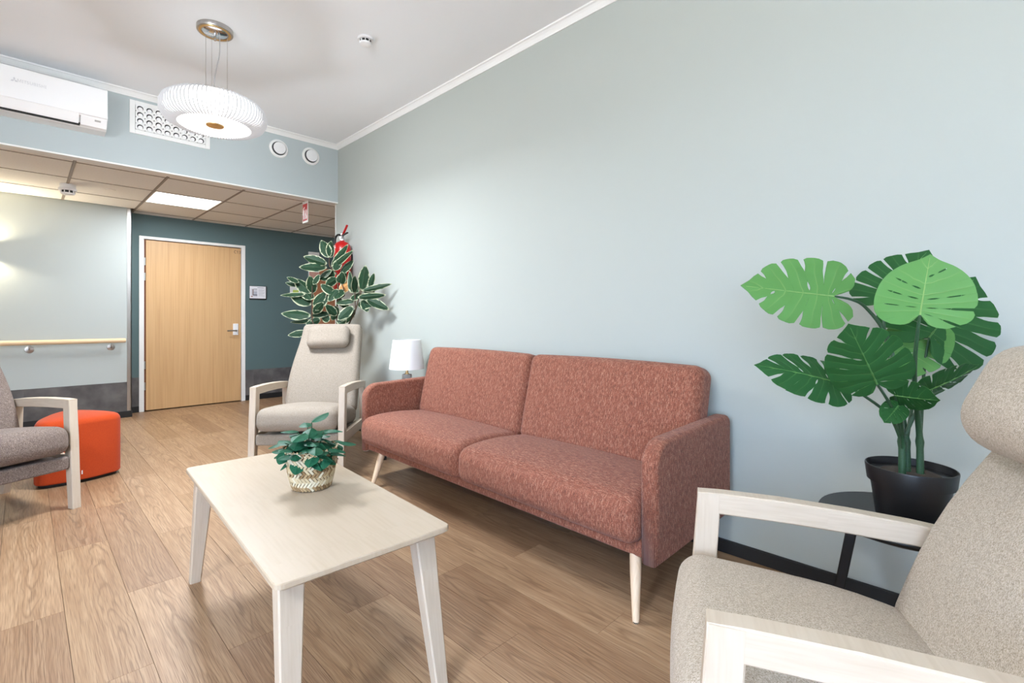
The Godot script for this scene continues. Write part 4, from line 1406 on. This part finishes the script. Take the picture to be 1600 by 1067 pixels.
	for q in [[vein, -0.0006, 0.0017], [under_vein, -0.0020, 0.0024]]:
		var rib := begin()
		rib.set_color(q[0])
		var rings := []
		for i in path.size():
			rings.append(circle_ring(path[i] + Vector3(0, 0, q[1]), Vector3.RIGHT, Vector3(0, 0, -1), lerpf(q[2], 0.0006, i / 8.0), 6))
		add_loft(rib, rings, false)
		rib.commit(m)
	return m

# normals for an open sheet: area weighted over shared places, keeping colours
func smooth_sheet(st: SurfaceTool) -> ArrayMesh:
	return smooth_commit(st)

# plain oval leaf; edge colour in an irregular band round a green middle
func oval_leaf(length: float, width: float, sd: int, body: Color, margin: Color, band: float, fold: float, droop: float) -> ArrayMesh:
	var r := RandomNumberGenerator.new()
	r.seed = sd
	var n := noise(9.0, sd, 2)
	var st := begin()
	var rows := 12
	var cols := [-1.0, -0.9, -0.74, -0.5, -0.25, -0.015, 0.0, 0.015, 0.25, 0.5, 0.74, 0.9, 1.0]
	var twist := r.randf_range(-0.25, 0.25)
	var at_ := func(v: float, c: float) -> Vector3:
		var w := pow(sin(PI * clampf(pow(v, 0.85), 0.0, 1.0)), 0.75) * width / 2 * (1.0 + 0.04 * n.get_noise_2d(v * 2.0, signf(c) * 3.0))
		var x := c * w
		var z := -fold * absf(x) - droop * length * v * v + twist * x * v
		return Vector3(x, v * length, z + (0.0012 if absf(c) < 0.03 else 0.0))
	var col := func(v: float, c: float) -> Color:
		var e := minf(1.0 - absf(c), minf(v, 1.0 - v) * 2.2)
		var b := band * (1.0 + 0.9 * n.get_noise_2d(v * 0.9, c * 0.5 + 7.0))
		if absf(c) < 0.01:
			return body.lerp(margin, 0.4)
		return margin if e < b else body * (1.0 + 0.25 * n.get_noise_2d(v * 0.6 + 3.0, c * 0.3))
	for i in rows:
		for j in cols.size() - 1:
			var v0 := lerpf(0.015, 0.99, i / float(rows))
			var v1 := lerpf(0.015, 0.99, (i + 1) / float(rows))
			var q := [[v0, cols[j]], [v0, cols[j + 1]], [v1, cols[j + 1]], [v1, cols[j]]]
			for k in [0, 2, 1, 0, 3, 2]:
				st.set_color(col.call(q[k][0], q[k][1]))
				st.add_vertex(at_.call(q[k][0], q[k][1]))
	return smooth_sheet(st)

func leaf_frame(base: Vector3, tip: Vector3, nrm: Vector3) -> Transform3D:
	var y := (tip - base).normalized()
	var z := (nrm - y * nrm.dot(y)).normalized()
	return Transform3D(Basis(y.cross(z), y, z), base)

func build_monstera() -> void:
	var c := Vector3(1.82, 0.5, -0.166)
	var t := thing("potted_monstera", "tall monstera with split leaves in a black plastic pot on the side table", "potted plant", c)
	part("pot", lathe([Vector2(0.0001, 0.0), Vector2(0.076, 0.0), Vector2(0.079, 0.004), Vector2(0.095, 0.122), Vector2(0.103, 0.124), Vector2(0.108, 0.166), Vector2(0.107, 0.170), Vector2(0.104, 0.170), Vector2(0.101, 0.150), Vector2(0.0001, 0.149)], 48), M.pot, t)
	part("soil", lathe([Vector2(0.0001, 0.153), Vector2(0.05, 0.151), Vector2(0.098, 0.148)].duplicate(), 28, Transform3D(Basis().scaled(Vector3(1, 1, 1)), Vector3.ZERO)), M.soil, t)
	for i in MONSTERA_STEMS.size():
		var pts := []
		for p in MONSTERA_STEMS[i]:
			pts.append(v3(p) - c)
		if i < 3:
			pts[0].y = 0.148
		var path := curve_path(pts, 5)
		var rad := []
		for k in path.size():
			var f := float(k) / (path.size() - 1)
			var r0 := 0.0095 if i < 3 else 0.0055
			rad.append(lerpf(r0, 0.0030, f) * (1.0 + (0.28 if i < 3 and k % 7 == 5 and f < 0.55 else 0.0)))
		part("stem" if i < 3 else "petiole", tube(path, rad, 10), M.stem, t)
	for i in MONSTERA.size():
		var a: Array = MONSTERA[i]
		var b := v3(a)
		var e := v3(a, 3)
		var mesh := monstera_leaf((e - b).length() / 1.0, a[9], 40 + i * 3, 0.9 if a[10] == 0 else (0.85 if i == 0 else 0.4), a[10] == 0, a[10] in [1, 2])
		# leaves bent over show their pale underside to the room
		var turned: bool = a[10] in [1, 2]
		part("leaf", mesh, M.leaf, t, leaf_frame(b - c, e - c, v3(a, 6) * (-1.0 if turned else 1.0)))

func build_rubber_plant() -> void:
	var c := Vector3(1.99, 0, -4.30)
	var t := thing("rubber_plant", "tall rubber plant with cream-edged leaves behind the oat armchair", "potted plant", c)
	part("pot", lathe([Vector2(0.0001, 0.0), Vector2(0.12, 0.0), Vector2(0.124, 0.006), Vector2(0.15, 0.28), Vector2(0.148, 0.284), Vector2(0.138, 0.284), Vector2(0.134, 0.255), Vector2(0.0001, 0.254)], 36), M.pot, t)
	part("soil", lathe([Vector2(0.0001, 0.262), Vector2(0.08, 0.260), Vector2(0.135, 0.256)], 24), M.soil, t)
	for i in RUBBER_STEMS.size():
		var pts := []
		for p in RUBBER_STEMS[i]:
			pts.append(v3(p) - c)
		if i < 3:
			pts.push_front(Vector3(0.03 * (i - 1), 0.25, 0.02 * (i - 1)))
		var path := curve_path(pts, 4)
		var rad := []
		for k in path.size():
			rad.append(lerpf(0.009 if i < 3 else 0.006, 0.004, float(k) / (path.size() - 1)))
		part("stem", tube(path, rad, 8), M.bark, t)
	for i in RUBBER.size():
		var a: Array = RUBBER[i]
		var b := v3(a)
		var e := v3(a, 3)
		var L := maxf((e - b).length() * 1.12, 0.11)
		var w: float = maxf(a[9] * 1.3, 0.045)
		var body := Color(0.018, 0.046, 0.023)
		var margin := Color(0.46, 0.48, 0.32)
		if i == 24:
			body = Color(0.55, 0.27, 0.10)
			margin = Color(0.62, 0.60, 0.40)
		part("leaf", oval_leaf(L, minf(w, L * 0.62), 200 + i, body, margin, 0.115, 0.22, 0.08), M.leaf, t, leaf_frame(b - c, e - c, v3(a, 6)))

func build_basket_plant() -> void:
	var c := Vector3(0.749, 0.48, -1.783)
	var t := thing("basket_plant", "small leafy green plant in a woven bamboo basket on the coffee table", "potted plant", c)
	# woven basket
	var prof := func(y: float) -> float:
		var v := y / 0.142
		return lerpf(0.066, 0.088, pow(clampf(v, 0, 1), 0.8)) + 0.004 * sin(PI * v)
	var inner := []
	inner.append(Vector2(0.0001, 0.002))
	for k in 7:
		var y := 0.002 + 0.134 * k / 6.0
		inner.append(Vector2(prof.call(y) - 0.0045, y))
	for k in 4:
		var y := 0.136 - 0.03 * k / 3.0
		inner.append(Vector2(prof.call(y) - 0.0065, y))
	inner.append(Vector2(0.0001, 0.105))
	var bk := part("basket", lathe(inner, 36), mat(Color(0.36, 0.27, 0.17), 0.8), t)
	var st := begin()
	var r := RandomNumberGenerator.new()
	r.seed = 77
	var tones := [Color(0.50, 0.40, 0.25), Color(0.33, 0.22, 0.11), Color(0.25, 0.155, 0.07), Color(0.58, 0.51, 0.37), Color(0.38, 0.27, 0.14)]
	var rows := 9
	var n := 38
	for row in rows:
		var y0 := 0.004 + row * 0.0158
		var lean := 1.0 if row % 2 == 0 else -1.0
		var pale := row % 4 in [1, 2]
		for k in n:
			var a := TAU * (k + 0.5 * (row % 2)) / n
			var rad: float = prof.call(y0 + 0.009) - 0.001
			var out := Vector3(cos(a), 0, sin(a))
			var tang := Vector3(-sin(a), 0, cos(a))
			var up := (Vector3.UP + out * 0.13).normalized()
			var dir := (up + tang * lean * 0.75).normalized()
			var nrm := tang.cross(up).normalized()
			if nrm.dot(out) < 0:
				nrm = -nrm
			var b := Basis(dir.cross(nrm), dir, nrm)
			var tone: Color = tones[(0 if r.randf() < 0.6 else 3) if pale else r.randi_range(0, 4)]
			st.set_color(tone)
			add_rbox(st, Vector3(0.0082, 0.0240, 0.0036), 0.0014, 1, 1, Transform3D(b * Basis(Vector3(0, 1, 0), 0.16 * lean) * Basis(Vector3(1, 0, 0), 0.10), out * rad + Vector3(0, y0 + 0.009, 0)))
	var strands := part("woven_strands", st.commit(), M.straw, bk)
	strands.set_meta("kind", "stuff")
	var rim := begin()
	for k in 22:
		var a0 := TAU * k / 22.0
		var p := []
		for q in 9:
			var s := q / 8.0
			var a := a0 + (s - 0.5) * TAU / 22.0 * 1.7
			p.append(Vector3(cos(a), 0, sin(a)) * (0.0895 + 0.0015 * sin(s * TAU)) + Vector3(0, 0.131 + 0.014 * sin(PI * s), 0))
		rim.set_color(tones[k % 2 * 3])
		add_tube(rim, p, 0.0022, 5)
	var rimp := part("rim_loops", rim.commit(), M.straw, bk)
	rimp.set_meta("kind", "stuff")
	part("soil", lathe([Vector2(0.0001, 0.116), Vector2(0.05, 0.114), Vector2(0.08, 0.108)], 24), M.soil, t)
	# stems and leaves
	var variants := []
	for k in 8:
		var green := Color(0.020, 0.105, 0.055) * (0.92 + 0.02 * k)
		variants.append(oval_leaf(0.072, 0.056, 400 + k, green, green * 1.15, 0.05, 0.30, 0.30))
	var made := 0
	for s in 14:
		var a := 2.39996 * s
		var rr := 0.0 if s == 0 else (0.022 if s < 6 else 0.045)
		var lean_out := 0.0 if s == 0 else (0.026 if s < 6 else 0.045)
		var root := Vector3(cos(a) * rr, 0.112, sin(a) * rr)
		var hgt := 0.125 if s == 0 else (r.randf_range(0.075, 0.10) if s < 6 else r.randf_range(0.02, 0.055))
		var top := root + Vector3(cos(a) * lean_out, hgt, sin(a) * lean_out)
		part("stem", tube(curve_path([root, root.lerp(top, 0.5) + Vector3(0, 0.012, 0), top], 4), 0.0022, 6), M.stem, t)
		var nl := 6
		for k in nl:
			var f := 1.0 - 0.16 * k
			var p := root.lerp(top, f)
			var aa := a + k * 2.4 + r.randf_range(-0.3, 0.3)
			var out := Vector3(cos(aa), 0, sin(aa))
			if s > 0:
				out = (out + Vector3(cos(a), 0, sin(a)) * 0.6).normalized()
			var rise := 0.75 if k == 0 and s == 0 else r.randf_range(-0.15, 0.45) - 0.08 * k
			var dir := (out + Vector3.UP * rise).normalized()
			var nrm := (Vector3.UP * 1.2 - out * 0.3).normalized()
			var fr := leaf_frame(p, p + dir, nrm)
			fr.basis = fr.basis.scaled_local(Vector3.ONE * r.randf_range(0.75, 1.05))
			part("leaf", variants[made % 8], M.leaf, t, fr)
			made += 1
	var fl := begin()
	for k in 26:
		var a := r.randf() * TAU
		var p := Vector3(cos(a), 0, sin(a)) * r.randf_range(0.03, 0.07) + Vector3(0, 0.119 + r.randf_range(0, 0.012), 0)
		add_rbox(fl, Vector3.ONE * 0.007, 0.0033, 2, 1, at(p.x, p.y, p.z))
	var bits := part("bark_chips", fl.commit(), mat(Color(0.55, 0.30, 0.22), 0.8), t)
	bits.set_meta("kind", "stuff")
const MONSTERA := [
	[1.722, 1.168, -0.336, 1.504, 1.197, -0.528, -0.656, 0.048, 0.753, 0.211, 1],
	[1.907, 1.16, -0.233, 1.972, 1.323, -0.14, -0.922, 0.385, -0.033, 0.251, 0],
	[1.591, 1.11, -0.126, 1.582, 1.256, -0.107, -0.966, -0.093, 0.241, 0.199, 2],
	[1.911, 1.044, -0.13, 2.082, 1.235, -0.028, -0.777, 0.475, 0.414, 0.294, 0],
	[1.541, 0.932, -0.206, 1.396, 1.077, -0.238, -0.696, -0.614, 0.371, 0.184, 3],
	[1.66, 0.915, -0.313, 1.466, 0.981, -0.452, -0.407, 0.463, 0.787, 0.147, 0],
	[1.956, 1.056, -0.156, 1.887, 0.918, -0.169, -0.89, 0.455, -0.045, 0.171, 1],
	[1.838, 0.889, -0.133, 1.899, 0.956, -0.014, -0.508, -0.611, 0.608, 0.11, 0],
	[1.674, 0.89, -0.185, 1.651, 0.886, -0.095, -0.773, -0.596, -0.219, 0.11, 3],
	[1.656, 0.866, -0.175, 1.581, 0.833, -0.194, -0.451, 0.76, 0.468, 0.061, 3],
]
const MONSTERA_STEMS := [
	[[1.791, 0.67, -0.181], [1.789, 0.744, -0.182], [1.787, 0.8, -0.185], [1.808, 0.889, -0.191], [1.823, 0.982, -0.205], [1.814, 1.067, -0.228], [1.789, 1.135, -0.268], [1.759, 1.158, -0.298], [1.722, 1.168, -0.336]],
	[[1.827, 0.667, -0.173], [1.824, 0.739, -0.175], [1.816, 0.814, -0.183], [1.854, 0.922, -0.202], [1.885, 1.017, -0.228], [1.903, 1.096, -0.238], [1.907, 1.16, -0.233]],
	[[1.827, 0.67, -0.144], [1.826, 0.744, -0.145], [1.796, 0.822, -0.147], [1.713, 0.904, -0.146], [1.647, 0.979, -0.141], [1.612, 1.047, -0.134], [1.591, 1.11, -0.126]],
	[[1.826, 0.744, -0.145], [1.869, 0.831, -0.144], [1.899, 0.923, -0.142], [1.918, 0.99, -0.138], [1.911, 1.044, -0.13]],
	[[1.768, 0.731, -0.176], [1.722, 0.801, -0.179], [1.626, 0.874, -0.191], [1.541, 0.932, -0.206]],
	[[1.789, 0.744, -0.182], [1.765, 0.818, -0.207], [1.712, 0.877, -0.26], [1.66, 0.915, -0.313]],
	[[1.824, 0.739, -0.175], [1.887, 0.825, -0.169], [1.949, 0.937, -0.163], [1.956, 1.056, -0.156]],
	[[1.796, 0.763, -0.175], [1.812, 0.809, -0.16], [1.826, 0.852, -0.145], [1.838, 0.889, -0.133]],
	[[1.768, 0.749, -0.176], [1.722, 0.819, -0.179], [1.674, 0.89, -0.185]],
	[[1.768, 0.749, -0.176], [1.7, 0.815, -0.173], [1.656, 0.866, -0.175]],
]
const RUBBER := [
	[1.967, 1.661, -4.302, 1.931, 1.814, -4.379, -0.624, 0.231, 0.747, 0.081, 0],
	[1.969, 1.66, -4.295, 2.017, 1.815, -4.353, 0.038, 0.34, 0.94, 0.068, 0],
	[1.938, 1.598, -4.282, 1.779, 1.65, -4.369, -0.524, -0.25, 0.814, 0.068, 0],
	[1.95, 1.571, -4.307, 1.742, 1.563, -4.349, -0.199, 0.165, 0.966, 0.064, 0],
	[1.985, 1.573, -4.295, 2.042, 1.744, -4.126, -0.607, -0.444, 0.659, 0.05, 0],
	[1.99, 1.572, -4.284, 2.039, 1.69, -4.047, -0.889, -0.309, 0.338, 0.044, 0],
	[1.985, 1.54, -4.251, 2.019, 1.641, -4.194, -0.767, -0.093, 0.635, 0.081, 0],
	[2.042, 1.513, -4.242, 2.094, 1.622, -4.127, -0.92, 0.026, 0.391, 0.058, 0],
	[2.009, 1.522, -4.259, 1.921, 1.477, -4.413, -0.847, -0.119, 0.519, 0.079, 0],
	[2.004, 1.431, -4.227, 2.051, 1.503, -4.154, -0.467, -0.465, 0.752, 0.12, 0],
	[1.867, 1.336, -4.451, 1.767, 1.465, -4.533, -0.051, 0.509, 0.859, 0.104, 0],
	[1.869, 1.331, -4.434, 1.823, 1.469, -4.381, -0.6, -0.456, 0.657, 0.092, 0],
	[1.86, 1.236, -4.422, 1.722, 1.324, -4.542, -0.559, 0.211, 0.802, 0.095, 0],
	[1.804, 1.323, -4.43, 1.65, 1.318, -4.565, -0.648, 0.221, 0.729, 0.027, 0],
	[1.764, 1.432, -4.475, 1.684, 1.467, -4.493, -0.169, 0.095, 0.981, 0.037, 0],
	[1.776, 1.405, -4.531, 1.71, 1.423, -4.562, -0.434, 0.019, 0.901, 0.033, 0],
	[1.854, 1.215, -4.385, 1.92, 1.333, -4.308, -0.819, 0.085, 0.567, 0.072, 0],
	[1.865, 1.176, -4.365, 1.946, 1.314, -4.3, -0.814, 0.228, 0.535, 0.067, 0],
	[1.847, 1.127, -4.416, 1.656, 1.156, -4.544, -0.429, 0.502, 0.751, 0.08, 0],
	[1.859, 1.127, -4.433, 1.978, 1.152, -4.326, -0.674, 0.049, 0.737, 0.045, 0],
	[1.85, 1.082, -4.4, 1.732, 1.072, -4.568, -0.812, 0.151, 0.564, 0.026, 0],
	[1.829, 0.978, -4.444, 1.691, 0.956, -4.497, -0.383, 0.251, 0.889, 0.054, 0],
	[1.991, 1.323, -4.222, 1.892, 1.408, -4.267, 0.032, 0.497, 0.867, 0.073, 0],
	[2.053, 1.304, -4.179, 1.999, 1.356, -4.305, -0.601, 0.615, 0.51, 0.074, 0],
	[2.043, 1.335, -4.244, 2.081, 1.441, -4.152, -0.678, -0.334, 0.655, 0.071, 0],
	[1.998, 1.127, -4.215, 1.902, 1.213, -4.201, -0.181, -0.353, 0.918, 0.061, 0],
	[2.101, 1.345, -3.95, 2.079, 1.538, -3.86, -0.788, -0.334, 0.518, 0.08, 0],
	[2.076, 1.328, -4.021, 2.033, 1.455, -3.936, 0.079, -0.536, 0.841, 0.056, 0],
	[2.085, 1.344, -3.92, 2.228, 1.398, -3.72, -0.807, -0.06, 0.588, 0.041, 0],
	[2.112, 1.277, -3.894, 2.214, 1.191, -3.733, -0.815, 0.096, 0.572, 0.062, 0],
	[2.059, 1.287, -3.947, 2.191, 1.304, -3.757, -0.811, -0.114, 0.574, 0.05, 0],
	[2.084, 1.261, -4.035, 1.969, 1.252, -4.154, -0.582, 0.635, 0.509, 0.057, 0],
	[2.093, 1.232, -4.013, 2.153, 1.23, -3.873, -0.882, 0.283, 0.377, 0.073, 0],
	[2.049, 1.212, -4.008, 1.934, 1.107, -4.037, -0.559, 0.413, 0.719, 0.072, 0],
	[2.089, 1.184, -4.035, 2.057, 1.073, -4.167, -0.971, -0.009, 0.238, 0.052, 0],
	[2.132, 1.372, -3.873, 2.138, 1.482, -3.81, -0.633, -0.358, 0.686, 0.042, 0],
	[2.064, 1.33, -4.076, 2.065, 1.515, -4.099, -0.457, 0.111, 0.883, 0.039, 0],
	[2.04, 1.413, -4.217, 2.012, 1.505, -4.137, -0.685, -0.588, 0.431, 0.083, 0],
	[2.009, 1.097, -4.205, 2.133, 1.157, -4.235, 0.024, 0.404, 0.914, 0.066, 0],
	[1.849, 1.411, -4.374, 1.874, 1.479, -4.34, -0.862, 0.065, 0.502, 0.044, 0],
	[1.848, 1.274, -4.383, 1.807, 1.376, -4.512, -0.396, 0.653, 0.645, 0.08, 0],
	[1.861, 1.146, -4.401, 1.888, 1.233, -4.281, -0.771, -0.42, 0.479, 0.064, 0],
	[1.926, 1.097, -4.39, 1.814, 1.048, -4.408, -0.13, -0.075, 0.989, 0.055, 0],
	[2.002, 1.372, -4.211, 1.916, 1.271, -4.19, -0.58, 0.605, 0.546, 0.088, 0],
	[2.023, 1.275, -4.245, 2.12, 1.217, -4.23, 0.076, 0.358, 0.931, 0.089, 0],
	[2.009, 1.215, -4.226, 1.993, 1.097, -4.312, -0.905, -0.159, 0.394, 0.076, 0],
	[2.043, 1.373, -4.201, 1.955, 1.29, -4.145, -0.377, 0.759, 0.531, 0.088, 0],
	[2.039, 1.269, -4.029, 2.128, 1.33, -4.02, -0.462, 0.585, 0.667, 0.072, 0],
	[2.096, 1.329, -4.018, 2.078, 1.409, -4.104, -0.341, 0.651, 0.679, 0.07, 0],
	[2.123, 1.327, -3.952, 2.201, 1.349, -3.941, -0.275, 0.637, 0.721, 0.068, 0],
	[2.108, 1.27, -3.962, 2.132, 1.173, -3.911, -0.764, 0.141, 0.629, 0.062, 0],
	[2.05, 1.176, -4.173, 2.16, 1.117, -4.204, 0.089, -0.329, 0.94, 0.069, 0],
	[2.035, 1.476, -4.281, 1.932, 1.41, -4.267, 0.021, 0.175, 0.984, 0.073, 0],
	[1.97, 1.53, -4.263, 1.957, 1.508, -4.392, -0.823, 0.568, -0.015, 0.074, 0],
	[2.025, 1.117, -4.26, 2.054, 1.048, -4.181, -0.344, 0.641, 0.686, 0.061, 0],
	[1.977, 1.077, -4.324, 1.948, 1.137, -4.416, -0.844, 0.282, 0.455, 0.066, 0],
	[2.01, 1.078, -4.05, 1.981, 1.048, -4.199, -0.827, 0.56, 0.05, 0.052, 0],
]
const RUBBER_STEMS := [
	[[2.014, 0.88, -4.248], [2.016, 1.077, -4.247], [2.018, 1.275, -4.245], [2.018, 1.492, -4.245], [1.969, 1.581, -4.294], [1.968, 1.66, -4.295]],
	[[1.952, 0.83, -4.312], [1.91, 0.959, -4.354], [1.858, 1.077, -4.406], [1.854, 1.235, -4.41], [1.856, 1.334, -4.409], [1.858, 1.413, -4.406]],
	[[2.035, 0.83, -4.227], [2.06, 1.068, -4.089], [2.078, 1.184, -4.014], [2.105, 1.346, -3.957], [2.147, 1.383, -3.901]],
	[[2.018, 1.275, -4.245], [2.054, 1.313, -4.18], [2.04, 1.412, -4.194]],
	[[2.078, 1.184, -4.014], [2.074, 1.27, -4.017], [2.073, 1.337, -4.018]],
]
